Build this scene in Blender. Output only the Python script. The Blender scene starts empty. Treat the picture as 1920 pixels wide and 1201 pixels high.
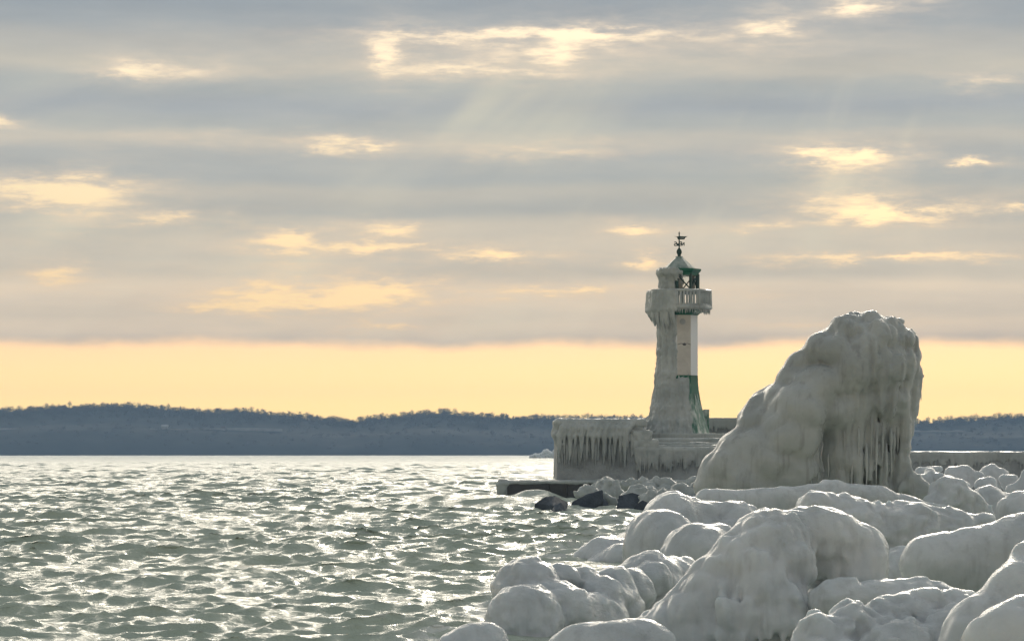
import bpy, bmesh, math, random
import numpy as np
from mathutils import Vector

R = math.radians
random.seed(7)
rng = np.random.default_rng(11)
scene = bpy.context.scene
COL = scene.collection

# ------------------------------------------------------------------ camera
FPX = 1920 * 100.0 / 36.0          # focal length in photo pixels
HOR = 848.0                        # row of the true horizon
EYE = 2.9
cam_d = bpy.data.cameras.new('camera')
cam_d.lens = 100; cam_d.sensor_width = 36; cam_d.sensor_fit = 'HORIZONTAL'
cam_d.shift_y = (HOR - 600.5) / 1920
cam_d.clip_start = 0.5; cam_d.clip_end = 20000
cam_d.dof.use_dof = True; cam_d.dof.focus_distance = 150; cam_d.dof.aperture_fstop = 9
cam = bpy.data.objects.new('camera', cam_d); COL.objects.link(cam)
cam.location = (0, 0, EYE); cam.rotation_euler = (R(90), 0, 0)
scene.camera = cam

# ------------------------------------------------------------------ sun, exposure
SUN_AZ, SUN_EL = 9.0, 15.0
sun_d = bpy.data.lights.new('sun', 'SUN'); sun_d.energy = 0.7; sun_d.angle = R(10)
sun_d.color = (1.0, 0.91, 0.78)
sun = bpy.data.objects.new('sun', sun_d); COL.objects.link(sun)
sdir = Vector((math.sin(R(SUN_AZ)) * math.cos(R(SUN_EL)), math.cos(R(SUN_AZ)) * math.cos(R(SUN_EL)), math.sin(R(SUN_EL))))
sun.rotation_euler = sdir.to_track_quat('Z', 'Y').to_euler()
sun.location = (30, 60, 60)
vs = scene.view_settings
vs.view_transform = 'Standard'; vs.look = 'None'; vs.gamma = 1.0; vs.use_curve_mapping = False
vs.exposure = 0.0
scene.render.engine = 'CYCLES'
scene.cycles.use_denoising = True
scene.cycles.max_bounces = 6
scene.cycles.volume_bounces = 0
scene.cycles.sample_clamp_indirect = 4.0


# ------------------------------------------------------------------ node helper
class N:
    def __init__(s, tree):
        s.t = tree; s.n = tree.nodes; s.l = tree.links

    def put(s, sock, v):
        if hasattr(v, 'is_output') or isinstance(v, bpy.types.NodeSocket):
            s.l.new(v, sock)
        elif v is not None:
            sock.default_value = v

    def m(s, op, a, b=None, c=None, clamp=False):
        n = s.n.new('ShaderNodeMath'); n.operation = op; n.use_clamp = clamp
        s.put(n.inputs[0], a)
        if b is not None: s.put(n.inputs[1], b)
        if c is not None: s.put(n.inputs[2], c)
        return n.outputs[0]

    def vm(s, op, a, b=None, c=None, out=0):
        n = s.n.new('ShaderNodeVectorMath'); n.operation = op
        s.put(n.inputs[0], a)
        if b is not None: s.put(n.inputs[1], b)
        if c is not None: s.put(n.inputs[2], c)
        return n.outputs[out]

    def comb(s, x, y, z=0.0):
        n = s.n.new('ShaderNodeCombineXYZ')
        s.put(n.inputs[0], x); s.put(n.inputs[1], y); s.put(n.inputs[2], z)
        return n.outputs[0]

    def sep(s, v):
        n = s.n.new('ShaderNodeSeparateXYZ'); s.put(n.inputs[0], v)
        return n.outputs

    def noise(s, vec, scale=1.0, detail=3.0, rough=0.5, col=False, dist=0.0):
        n = s.n.new('ShaderNodeTexNoise')
        s.put(n.inputs['Vector'], vec); n.inputs['Scale'].default_value = scale
        n.inputs['Detail'].default_value = detail; n.inputs['Roughness'].default_value = rough
        n.inputs['Distortion'].default_value = dist
        return n.outputs['Color'] if col else n.outputs['Fac']

    def ramp(s, fac, stops, interp='LINEAR'):
        n = s.n.new('ShaderNodeValToRGB'); cr = n.color_ramp; cr.interpolation = interp
        while len(cr.elements) < len(stops): cr.elements.new(0.5)
        for e, (p, c) in zip(cr.elements, sorted(stops, key=lambda q: q[0])):
            e.position = p; e.color = (*c, 1) if len(c) == 3 else c
        s.put(n.inputs[0], fac)
        return n.outputs[0]

    def mix(s, fac, a, b, blend='MIX'):
        n = s.n.new('ShaderNodeMix'); n.data_type = 'RGBA'; n.blend_type = blend
        s.put(n.inputs[0], fac)
        for k, v in ((6, a), (7, b)):
            if isinstance(v, tuple) and len(v) == 3: v = (*v, 1)
            s.put(n.inputs[k], v)
        return n.outputs[2]

    def smooth(s, v, lo, hi, a=0.0, b=1.0):
        n = s.n.new('ShaderNodeMapRange'); n.interpolation_type = 'SMOOTHSTEP'
        s.put(n.inputs[0], v); s.put(n.inputs[1], lo); s.put(n.inputs[2], hi)
        s.put(n.inputs[3], a); s.put(n.inputs[4], b)
        return n.outputs[0]


def srgb(r, g, b):
    f = lambda c: c / 12.92 if c <= 0.04045 else ((c + 0.055) / 1.055) ** 2.4
    return (f(r / 255), f(g / 255), f(b / 255))


# ------------------------------------------------------------------ sky
DEG = 57.29578
def az_of(px): return math.degrees(math.atan((px - 960) / FPX))
def el_of(py): return math.degrees(math.atan((HOR - py) / FPX))

def build_sky():
    w = bpy.data.worlds.new('World'); scene.world = w; w.use_nodes = True
    t = w.node_tree; t.nodes.clear(); k = N(t)
    out = t.nodes.new('ShaderNodeOutputWorld'); bg = t.nodes.new('ShaderNodeBackground')
    t.links.new(bg.outputs[0], out.inputs[0]); bg.inputs[1].default_value = 1.0
    tc = t.nodes.new('ShaderNodeTexCoord')
    x, y, z = k.sep(tc.outputs['Generated'])
    az = k.m('MULTIPLY', k.m('ARCTAN2', x, y), DEG)
    el = k.m('MULTIPLY', k.m('ARCSINE', z), DEG)
    # slow warp that bends the long flat cloud banks
    p0 = k.comb(k.m('MULTIPLY', az, 0.16), k.m('MULTIPLY', el, 0.55), 3.1)
    w1 = k.m('SUBTRACT', k.noise(p0, 1.0, 2.0), 0.5)
    p1 = k.comb(k.m('MULTIPLY', az, 0.9), k.m('MULTIPLY', el, 2.6), 7.7)
    nf = k.noise(p1, 1.0, 6.0, 0.6)
    w2 = k.m('SUBTRACT', nf, 0.5)
    elw = k.m('ADD', el, k.m('ADD', k.m('MULTIPLY', w1, 0.55), k.m('MULTIPLY', w2, 0.16)))
    rows = [(0, (146, 157, 171)), (40, (156, 165, 176)), (85, (176, 178, 180)), (130, (182, 182, 180)),
            (165, (162, 170, 177)), (205, (156, 165, 177)), (240, (164, 171, 177)), (268, (180, 180, 179)),
            (295, (164, 170, 176)), (335, (160, 167, 174)), (362, (176, 176, 175)), (400, (164, 168, 171)),
            (425, (184, 181, 176)), (460, (186, 182, 176)), (490, (180, 178, 174)), (512, (180, 177, 172)),
            (540, (200, 191, 180)), (565, (194, 186, 177)), (590, (188, 181, 173)), (612, (194, 185, 175)),
            (645, (178, 171, 166))]
    st = [(el_of(r) / 16.0, srgb(*c)) for r, c in rows]
    st += [(0.0, srgb(178, 171, 166)), (0.72, srgb(150, 160, 172)), (1.0, srgb(158, 166, 175))]
    cloud = k.ramp(k.m('DIVIDE', elw, 16.0), st, 'EASE')
    # soft billows, coarse and fine
    p2 = k.comb(k.m('MULTIPLY', az, 0.28), k.m('MULTIPLY', el, 1.5), 21.0)
    nb = k.noise(p2, 1.0, 5.0, 0.55)
    cloud = k.mix(1.0, cloud, k.ramp(nb, [(0.25, (0.90, 0.91, 0.93)), (0.5, (1, 1, 1)), (0.75, (1.12, 1.09, 1.05))]), 'MULTIPLY')
    # faint shafts of light fanning down from the hidden sun
    th = k.m('ARCTAN2', k.m('SUBTRACT', az, SUN_AZ + 2), k.m('SUBTRACT', SUN_EL + 2, el))
    ray = k.noise(k.comb(k.m('MULTIPLY', th, 11.0), k.m('MULTIPLY', el, 0.25), 1.0), 1.0, 3.0, 0.6)
    rmask = k.m('MULTIPLY', k.smooth(el, 1.0, 3.5), k.smooth(el, 8.6, 6.6))
    rayf = k.m('MULTIPLY', k.smooth(ray, 0.52, 0.78), rmask)
    cloud = k.mix(k.m('MULTIPLY', rayf, 0.20), cloud, srgb(216, 212, 196))
    dpp = math.degrees(1 / FPX)
    ray2 = k.smooth(k.noise(k.comb(k.m('MULTIPLY', th, 15.0), k.m('MULTIPLY', el, 0.2), 5.0), 1.0, 2.0, 0.5), 0.34, 0.70)
    B = None
    for (px, py, sx, sy, a) in [(900, 215, 190, 75, 1), (1585, 350, 75, 38, 1), (150, 425, 110, 50, 1), (535, 500, 90, 36, .9), (680, 345, 70, 45, .6), (1000, 600, 300, 40, .4), (1500, 450, 200, 40, .4)]:
        v = k.vm('MULTIPLY', k.vm('SUBTRACT', k.comb(az, el, 0.0), (az_of(px), el_of(py), 0)), (1 / (sx * dpp), 1 / (sy * dpp), 0))
        e = k.m('POWER', 2.71828, k.m('MULTIPLY', k.vm('DOT_PRODUCT', v, v, out=1), -0.8))
        B = k.m('MULTIPLY', e, a) if B is None else k.m('MULTIPLY_ADD', e, a, B)
    dk = None
    for (px, py, sx, sy) in [(110, 425, 150, 38), (420, 425, 130, 14), (1500, 345, 330, 22)]:
        v = k.vm('MULTIPLY', k.vm('SUBTRACT', k.comb(az, el, 0.0), (az_of(px), el_of(py), 0)), (1 / (sx * dpp), 1 / (sy * dpp), 0))
        e = k.m('POWER', 2.71828, k.m('MULTIPLY', k.vm('DOT_PRODUCT', v, v, out=1), -0.8))
        dk = e if dk is None else k.m('ADD', dk, e)
    cloud = k.mix(k.m('MULTIPLY', dk, 0.55, clamp=True), cloud, srgb(158, 166, 170))
    cloud = k.mix(k.m('MULTIPLY', k.m('MULTIPLY', B, k.m('MULTIPLY_ADD', ray2, 0.85, 0.15)), 0.74, clamp=True), cloud, srgb(206, 204, 190))
    # gaps in the cloud deck
    gaps = [
            (920, 98, 170, 26, 0.14), (960, 110, 260, 48, 0.1), (540, 555, 180, 34, 0.2), (730, 552, 120, 28, 0.2), (1665, 400, 150, 30, 0.25), (160, 365, 120, 32, 0.2), (245, 138, 45, 15, 0.85), (330, 136, 120, 15.6, 0.47),
            (728, 100, 26, 30, 1.0), (960, 66, 200, 9, 0.8), (1100, 64, 70, 9.6, 0.68), (880, 130, 120, 12, 0.6), (1040, 100, 40, 24, 0.8), (1450, 55, 45, 26, 0.55), (1630, 15, 90, 18.0, 0.74), (1280, 85, 330, 45, 0.22),
            (1850, 160, 90, 13.2, 0.47), (0, 240, 35, 13.2, 0.74), (440, 262, 220, 14.4, 0.27), (615, 275, 28, 14.4, 0.61), (695, 277, 34, 8.4, 0.88), (1010, 283, 160, 14.4, 0.51), (1600, 294, 62, 15, 1.05), (1595, 325, 60, 34, 0.42),
            (1825, 310, 50, 7, 0.8), (1510, 290, 60, 10.8, 0.54), (40, 352, 80, 12.0, 0.95), (165, 366, 48, 20, 1.1), (70, 375, 70, 16.8, 0.68), (160, 410, 80, 40, 0.22), (1670, 404, 100, 15, 1.15), (1560, 375, 70, 10.8, 0.41),
            (1900, 397, 30, 8.4, 0.81), (320, 413, 60, 10.8, 0.68), (530, 450, 48, 17, 1.05), (735, 430, 55, 12.0, 0.94), (700, 464, 130, 8.4, 0.74), (930, 481, 85, 8.4, 0.94), (540, 490, 70, 40, 0.2), (1185, 430, 55, 9.6, 0.81),
            (1420, 426, 80, 7.2, 0.54), (100, 522, 55, 16.8, 0.88), (550, 562, 100, 17, 0.95), (470, 548, 50, 10.8, 0.68), (725, 546, 75, 19.2, 0.95), (400, 576, 55, 9.6, 0.68), (1010, 546, 110, 10.8, 0.54), (1215, 488, 32, 16.8, 0.81),
            (1650, 486, 260, 8.4, 0.74), (1110, 540, 90, 8.4, 0.47), (1420, 552, 130, 8.4, 0.34), (730, 612, 90, 7.2, 0.61), (1560, 609, 220, 8.4, 0.47), (2150, 330, 90, 14, 0.9), (2400, 480, 160, 10, 0.8), (2700, 250, 120, 20, 0.9),
            (-200, 460, 100, 14, 0.9), (-420, 300, 120, 18, 0.8), (-700, 540, 190, 12, 0.8)]
    w3 = k.m('SUBTRACT', k.noise(k.comb(k.m('MULTIPLY', az, 1.8), k.m('MULTIPLY', el, 6.0), 13.0), 1.0, 5.0, 0.65), 0.5)
    gp = k.comb(k.m('ADD', az, k.m('MULTIPLY_ADD', w2, 1.2, k.m('MULTIPLY', w3, 0.6))), k.m('ADD', el, k.m('MULTIPLY_ADD', w2, 0.45, k.m('MULTIPLY', w3, 0.30))), 0.0)
    G = None
    dpp = math.degrees(1 / FPX)
    for (px, py, sx, sy, a) in gaps:
        c = (az_of(px), el_of(py), 0)
        inv = (1 / (sx * dpp), 1 / (sy * dpp), 0)
        v = k.vm('MULTIPLY', k.vm('SUBTRACT', gp, c), inv)
        d2 = k.vm('DOT_PRODUCT', v, v, out=1)
        e = k.m('POWER', k.m('MULTIPLY_ADD', d2, 0.55, 1.0), -1.7)
        G = k.m('MULTIPLY', e, a) if G is None else k.m('MULTIPLY_ADD', e, a, G)
    # the same kind of thin gaps carries on over the rest of the sky
    gn = k.noise(k.comb(k.m('MULTIPLY', az, 0.10), k.m('MULTIPLY', el, 0.8), 40.0), 1.0, 4.0, 0.5)
    oth = k.m('MULTIPLY', k.smooth(gn, 0.60, 0.76), k.m('MULTIPLY', k.smooth(el, 11.0, 13.0), k.smooth(el, 40.0, 22.0)))
    G = k.m('MULTIPLY_ADD', oth, 0.35, G)
    fine = k.noise(k.comb(k.m('MULTIPLY', az, 1.6), k.m('MULTIPLY', el, 5.5), 2.0), 1.0, 5.0, 0.6)
    wisp = k.noise(k.comb(k.m('MULTIPLY', az, 0.8), k.m('MULTIPLY', el, 4.2), 31.0), 1.0, 4.0, 0.6)
    G = k.m('MULTIPLY', G, k.m('MULTIPLY', k.smooth(fine, 0.2, 0.75, 0.70, 1.12), k.smooth(wisp, 0.30, 0.66, 0.52, 1.15)))
    nish = t.nodes.new('ShaderNodeTexSky'); nish.sky_type = 'NISHITA'; nish.sun_disc = False
    nish.sun_elevation = R(SUN_EL); nish.sun_rotation = R(SUN_AZ)
    nish.air_density = 1.3; nish.dust_density = 2.0
    nsky = k.mix(1.0, nish.outputs[0], (0.1, 0.1, 0.1), 'MULTIPLY')
    warm = k.ramp(k.m('DIVIDE', el, 10.0), [(0.0, srgb(255, 222, 165)), (0.35, srgb(255, 224, 176)), (0.6, srgb(255, 236, 196)), (1.0, srgb(255, 243, 220))])
    warm = k.mix(0.08, warm, nsky)
    peach = k.ramp(k.m('DIVIDE', el, 10.0), [(0.0, srgb(250, 214, 172)), (0.5, srgb(250, 224, 190)), (1.0, srgb(252, 232, 208))])
    cloud = k.mix(1.0, cloud, k.ramp(k.m('DIVIDE', el, 10.0), [(0.2, (0.91, 0.835, 0.735)), (0.5, (0.75, 0.72, 0.66)), (0.9, (0.635, 0.625, 0.595))]), 'MULTIPLY')
    cloud = k.mix(1.0, cloud, (1.74, 1.72, 1.655), 'MULTIPLY')
    colr = k.mix(k.smooth(G, -0.10, 0.95), cloud, peach)
    colr = k.mix(k.smooth(G, 0.35, 1.15), colr, warm)
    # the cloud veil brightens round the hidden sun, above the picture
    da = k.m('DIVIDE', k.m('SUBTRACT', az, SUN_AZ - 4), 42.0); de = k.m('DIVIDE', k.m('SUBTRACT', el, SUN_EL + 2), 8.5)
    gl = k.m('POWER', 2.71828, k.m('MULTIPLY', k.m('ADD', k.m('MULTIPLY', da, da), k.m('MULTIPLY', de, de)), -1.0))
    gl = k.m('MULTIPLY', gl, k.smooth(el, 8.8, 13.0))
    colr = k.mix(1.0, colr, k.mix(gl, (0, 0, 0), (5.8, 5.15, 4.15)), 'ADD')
    # clear strip over the horizon
    ew = k.noise(k.comb(k.m('MULTIPLY', az, 0.42), 0.3, 9.0), 1.0, 3.0, 0.5)
    edge = k.m('ADD', el_of(642), k.m('ADD', k.m('MULTIPLY', k.m('SUBTRACT', ew, 0.5), 0.40), k.m('MULTIPLY', w2, 0.22)))
    strip = k.smooth(k.m('SUBTRACT', el, edge), 0.13, -0.20)
    hcol = k.ramp(k.m('DIVIDE', el, 4.0), [(0.0, HZ0), (0.25, HZ1), (0.42, HZ2), (0.56, HZ3), (1.0, HZ3)])
    hcol = k.mix(0.06, hcol, nsky)
    front = k.m('MULTIPLY', strip, 1.0)
    colr = k.mix(front, colr, hcol)
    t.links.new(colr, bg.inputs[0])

HZ0 = (1.95, 1.36, 0.47); HZ1 = (1.80, 1.26, 0.48); HZ2 = (1.60, 1.08, 0.49); HZ3 = (1.38, 0.90, 0.50)
build_sky()


# ------------------------------------------------------------------ materials
def new_mat(name):
    m = bpy.data.materials.new(name); m.use_nodes = True
    t = m.node_tree
    return m, N(t), t.nodes['Principled BSDF']

def bump(k, b, h, strength, dist):
    n = k.n.new('ShaderNodeBump'); n.inputs['Strength'].default_value = strength
    n.inputs['Distance'].default_value = dist
    k.put(n.inputs['Height'], h); k.l.new(n.outputs[0], b.inputs['Normal'])
    return n

def obj_co(k):
    n = k.n.new('ShaderNodeNewGeometry'); return n.outputs['Position'], n

def ice_material(name, scale, col_a, col_b, rough=0.32, sss=0.35, bdist=0.02, streak=0.0, depth=0.25):
    m, k, b = new_mat(name)
    p, g = obj_co(k)
    n1 = k.noise(p, 0.8 * scale, 4, 0.6)
    col = k.mix(k.smooth(n1, 0.35, 0.65), col_a, col_b)
    pat = k.noise(p, 1.9 * scale, 5, 0.65, dist=0.6)
    col = k.mix(k.smooth(pat, 0.52, 0.72, 0.0, 0.32), col, (0.32, 0.345, 0.36))       # clearer, greyer ice between the milky layers
    if streak:
        px, py, pz = k.sep(p)
        ns = k.noise(k.comb(k.m('MULTIPLY', px, 5.0 * scale), k.m('MULTIPLY', py, 5.0 * scale), k.m('MULTIPLY', pz, 0.5 * scale)), 1.0, 4, 0.6)
        col = k.mix(k.m('MULTIPLY', k.smooth(ns, 0.5, 0.72), streak), col, (0.20, 0.20, 0.195))
    k.l.new(col, b.inputs['Base Color'])
    b.inputs['Subsurface Weight'].default_value = sss
    b.inputs['Subsurface Radius'].default_value = (0.8, 1.0, 1.0)
    b.inputs['Subsurface Scale'].default_value = depth
    b.inputs['IOR'].default_value = 1.31
    k.put(b.inputs['Roughness'], k.smooth(k.noise(p, 2.3 * scale, 3, 0.6), 0.3, 0.7, rough - 0.1, rough + 0.16))
    # smooth glaze with patches of scaly ripples, strongest on the weather-melted upper sides
    rip = k.noise(k.vm('MULTIPLY', p, (1.0, 1.0, 1.6)), 5.0 * scale, 4, 0.62, dist=0.4)
    _, _, nz = k.sep(g.outputs['Normal'])
    nx, ny, nz = k.sep(g.outputs['Normal'])
    up = k.smooth(k.m('ADD', nz, k.m('MULTIPLY', nx, 0.5)), -0.1, 0.8, 0.12, 1.0)
    patch = k.smooth(k.noise(p, 0.55 * scale, 2), 0.38, 0.62, 0.35, 1.0)
    h = k.m('MULTIPLY', rip, k.m('MULTIPLY', up, patch))
    fine = k.noise(p, 34.0 * scale, 2, 0.5)
    h = k.m('MULTIPLY_ADD', fine, 0.06, h)
    bump(k, b, h, 1.0, bdist)
    return m

M = {}
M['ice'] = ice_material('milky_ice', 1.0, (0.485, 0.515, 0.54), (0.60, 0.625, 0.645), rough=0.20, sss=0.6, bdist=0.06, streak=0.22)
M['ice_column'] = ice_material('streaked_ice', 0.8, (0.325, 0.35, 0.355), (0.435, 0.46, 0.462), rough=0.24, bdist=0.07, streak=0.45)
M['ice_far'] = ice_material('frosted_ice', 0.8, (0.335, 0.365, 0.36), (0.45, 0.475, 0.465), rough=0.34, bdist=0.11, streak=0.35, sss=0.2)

def simple(name, col, rough=0.6, var=0.15, scale=1.5, bd=0.01, spec=0.4, det=4):
    m, k, b = new_mat(name)
    p, g = obj_co(k)
    n = k.noise(p, scale, det, 0.6)
    lo = tuple(c * (1 - var) for c in col); hi = tuple(min(1, c * (1 + var)) for c in col)
    k.l.new(k.mix(k.smooth(n, 0.3, 0.7), lo, hi), b.inputs['Base Color'])
    b.inputs['Roughness'].default_value = rough
    b.inputs['Specular IOR Level'].default_value = spec
    bump(k, b, k.noise(p, scale * 5, 4, 0.6), 0.6, bd)
    return m

M['white'] = simple('white_paint', (0.78, 0.79, 0.80), 0.45, 0.05, 1.2, 0.004)
M['green'] = simple('green_paint', (0.006, 0.10, 0.055), 0.4, 0.2, 1.5, 0.004)
M['dark_green'] = simple('dark_green_metal', (0.008, 0.045, 0.035), 0.45, 0.2, 2, 0.003)
M['glaze'] = simple('beige_glazed_plaster', (0.50, 0.475, 0.435), 0.35, 0.10, 1.4, 0.012)
M['wet'] = simple('wet_dark_concrete', (0.035, 0.038, 0.043), 0.3, 0.35, 1.0, 0.03, 0.5)
M['rock'] = simple('wet_dark_rock', (0.06, 0.072, 0.09), 0.6, 0.45, 0.9, 0.09, 0.25)
M['concrete'] = simple('grey_concrete', (0.34, 0.35, 0.35), 0.8, 0.15, 0.6, 0.03)
M['rime'] = simple('rime_crusted_concrete', (0.30, 0.32, 0.325), 0.6, 0.22, 0.7, 0.12)
M['snow'] = simple('wind_packed_snow', (0.80, 0.81, 0.81), 0.5, 0.05, 0.8, 0.03)
M['gull'] = simple('grey_feathers', (0.10, 0.10, 0.10), 0.8, 0.3, 8, 0.002)
M['bark'] = simple('bare_winter_twigs', (0.085, 0.065, 0.055), 0.9, 0.25, 0.05, 0.1, 0.1)
M['slope'] = simple('wooded_slope', (0.045, 0.045, 0.04), 0.95, 0.3, 0.03, 0.5, 0.1)
M['pale'] = simple('pale_render', (0.36, 0.35, 0.34), 0.8, 0.1, 0.2, 0.02)
M['roof_tile'] = simple('dark_roof_tile', (0.10, 0.06, 0.05), 0.8, 0.2, 0.5, 0.02)

def painted_white():
    m, k, b = new_mat('weathered_white_paint')
    p, g = obj_co(k); px, py, pz = k.sep(p)
    st = k.noise(k.comb(k.m('MULTIPLY', px, 6.0), k.m('MULTIPLY', py, 6.0), k.m('MULTIPLY', pz, 0.35)), 1.0, 5, 0.65)
    col = k.mix(k.smooth(st, 0.55, 0.78, 0, .5), (0.72, 0.735, 0.745), (0.42, 0.36, 0.30))
    k.l.new(col, b.inputs['Base Color']); b.inputs['Roughness'].default_value = 0.5
    bump(k, b, k.noise(p, 3.0, 4, 0.6), 0.5, 0.01)
    return m
M['white'] = painted_white()

def frosted(name, paint, lo, hi, icecol=(0.60, 0.63, 0.60)):
    m, k, b = new_mat(name)
    p, g = obj_co(k)
    px, py, pz = k.sep(p)
    n = k.noise(k.comb(k.m('MULTIPLY', px, 2.5), k.m('MULTIPLY', py, 2.5), k.m('MULTIPLY', pz, 0.9)), 1.0, 5, 0.65)
    k.l.new(k.mix(k.smooth(n, lo, hi), paint, icecol), b.inputs['Base Color'])
    b.inputs['Roughness'].default_value = 0.4
    bump(k, b, n, 0.8, 0.10)
    return m
M['frost_green'] = frosted('frosted_green', (0.035, 0.15, 0.10), 0.37, 0.74)
M['frost_roof'] = frosted('frosted_roof', (0.12, 0.19, 0.165), 0.32, 0.66, (0.33, 0.38, 0.36))

def glass_mat():
    m = bpy.data.materials.new('lantern_glass'); m.use_nodes = True
    t = m.node_tree; t.nodes.clear()
    o = t.nodes.new('ShaderNodeOutputMaterial'); mx = t.nodes.new('ShaderNodeMixShader')
    tr = t.nodes.new('ShaderNodeBsdfTransparent'); gl = t.nodes.new('ShaderNodeBsdfGlossy')
    gl.inputs['Roughness'].default_value = 0.05; tr.inputs[0].default_value = (0.93, 0.95, 0.94, 1)
    mx.inputs[0].default_value = 0.07
    t.links.new(tr.outputs[0], mx.inputs[1]); t.links.new(gl.outputs[0], mx.inputs[2]); t.links.new(mx.outputs[0], o.inputs[0])
    return m
M['glass'] = glass_mat()

def water_mat():
    m, k, b = new_mat('winter_sea')
    p, g = obj_co(k)
    px, py, pz = k.sep(p)
    n = k.noise(p, 0.05, 3, 0.5)
    deep = k.mix(k.smooth(n, 0.35, 0.65), (0.40, 0.46, 0.385), (0.45, 0.50, 0.41))
    a = k.n.new('ShaderNodeAttribute'); a.attribute_name = 'foam'
    brk = k.noise(p, 3.2, 5, 0.7)
    foam = k.m('MULTIPLY', a.outputs['Fac'], k.smooth(brk, 0.36, 0.56), clamp=True)
    k.l.new(k.mix(foam, deep, (0.72, 0.73, 0.70)), b.inputs['Base Color'])
    far = k.smooth(k.m('LOGARITHM', py, 10.0), 2.2, 3.3, 0.06, 0.36)      # chop too small to model far out widens the sheen
    k.put(b.inputs['Roughness'], k.m('MULTIPLY_ADD', foam, 0.4, far))
    b.inputs['IOR'].default_value = 1.333
    r1 = k.noise(k.vm('MULTIPLY', p, (0.8, 1.2, 1.0)), 2.4, 6, 0.62, dist=0.3)
    bump(k, b, r1, 1.0, 0.16)
    return m
M['water'] = water_mat()


# ------------------------------------------------------------------ mesh helpers
def link(name, me, mat=None, parent=None):
    o = bpy.data.objects.new(name, me); COL.objects.link(o)
    if mat is not None and len(me.materials) == 0: me.materials.append(mat)
    if parent is not None: o.parent = parent
    return o

def tag(o, label=None, cat=None, group=None, kind=None):
    if label: o['label'] = label
    if cat: o['category'] = cat
    if group: o['group'] = group
    if kind: o['kind'] = kind
    return o

def thing(name, label, cat, loc=(0, 0, 0), group=None):
    o = bpy.data.objects.new(name, None); COL.objects.link(o); o.location = loc
    o.empty_display_size = 0.2
    return tag(o, label, cat, group)

def mesh_np(name, V, F, smooth=True):
    """V (n,3), F (m,3 or 4) integer array"""
    me = bpy.data.meshes.new(name)
    V = np.ascontiguousarray(V, dtype=np.float32); F = np.ascontiguousarray(F, dtype=np.int32)
    q = F.shape[1]
    me.vertices.add(len(V)); me.vertices.foreach_set('co', V.ravel())
    me.loops.add(F.size); me.loops.foreach_set('vertex_index', F.ravel())
    me.polygons.add(len(F)); me.polygons.foreach_set('loop_start', np.arange(0, F.size, q, dtype=np.int32))
    me.polygons.foreach_set('use_smooth', np.full(len(F), smooth, dtype=bool))
    me.update(calc_edges=True); me.validate()
    return me

def mesh_bm(name, bm, smooth=False):
    bmesh.ops.recalc_face_normals(bm, faces=bm.faces)
    me = bpy.data.meshes.new(name); bm.to_mesh(me); bm.free()
    me.polygons.foreach_set('use_smooth', [smooth] * len(me.polygons)); me.update()
    return me

def at(px, py, d):
    return np.array([(px - 960) / FPX * d, d, EYE + (HOR - py) / FPX * d])

def add_box(bm, x0, x1, y0, y1, z0, z1, bev=0.0):
    g = bmesh.ops.create_cube(bm, size=1.0)
    for v in g['verts']:
        v.co = Vector((x0 + (v.co.x + .5) * (x1 - x0), y0 + (v.co.y + .5) * (y1 - y0), z0 + (v.co.z + .5) * (z1 - z0)))
    if bev:
        es = list({e for v in g['verts'] for e in v.link_edges})
        bmesh.ops.bevel(bm, geom=es, offset=bev, segments=2, affect='EDGES', profile=0.6)

def add_tube(bm, pts, rad, seg=6):
    pts = [Vector(p) for p in pts]
    if not hasattr(rad, '__len__'): rad = [rad] * len(pts)
    rings = []
    for i, p in enumerate(pts):
        d = (pts[min(i + 1, len(pts) - 1)] - pts[max(i - 1, 0)]).normalized()
        a = d.cross(Vector((0, 1, 0)) if abs(d.y) < 0.9 else Vector((1, 0, 0))).normalized(); c = d.cross(a)
        rings.append([bm.verts.new(p + (a * math.cos(2 * math.pi * j / seg) + c * math.sin(2 * math.pi * j / seg)) * rad[i]) for j in range(seg)])
    for r0, r1 in zip(rings, rings[1:]):
        for j in range(seg):
            bm.faces.new((r0[j], r0[(j + 1) % seg], r1[(j + 1) % seg], r1[j]))
    bm.faces.new(rings[0]); bm.faces.new(list(reversed(rings[-1])))

def add_rings(bm, prof, n, a0, c=(0, 0, 0), cap=True):
    rings = []
    for (z, r) in prof:
        rings.append([bm.verts.new((c[0] + r * math.cos(a0 + 2 * math.pi * j / n), c[1] - r * math.sin(a0 + 2 * math.pi * j / n), c[2] + z)) for j in range(n)])
    for r0, r1 in zip(rings, rings[1:]):
        for j in range(n):
            bm.faces.new((r0[j], r0[(j + 1) % n], r1[(j + 1) % n], r1[j]))
    if cap:
        bm.faces.new(rings[0]); bm.faces.new(rings[-1])


# ------------------------------------------------------------------ noise and distance-field meshes
_perm = np.random.default_rng(5).permutation(256).astype(np.int32); _perm = np.concatenate([_perm, _perm, _perm])
_g = np.random.default_rng(6).normal(size=(256, 3)); _g /= np.linalg.norm(_g, axis=1)[:, None]; _g = _g.astype(np.float32)
def perlin(P):
    P = np.asarray(P, dtype=np.float32)
    I = np.floor(P).astype(np.int32); f = P - I; I &= 255
    u = f * f * f * (f * (f * 6 - 15) + 10)
    res = 0
    for dx in (0, 1):
        wx = u[:, 0] if dx else 1 - u[:, 0]
        for dy in (0, 1):
            wy = u[:, 1] if dy else 1 - u[:, 1]
            for dz in (0, 1):
                wz = u[:, 2] if dz else 1 - u[:, 2]
                h = _perm[_perm[_perm[I[:, 0] + dx] + I[:, 1] + dy] + I[:, 2] + dz]
                g = _g[h & 255]
                d = g[:, 0] * (f[:, 0] - dx) + g[:, 1] * (f[:, 1] - dy) + g[:, 2] * (f[:, 2] - dz)
                res = res + wx * wy * wz * d
    return res * 1.5
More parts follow.
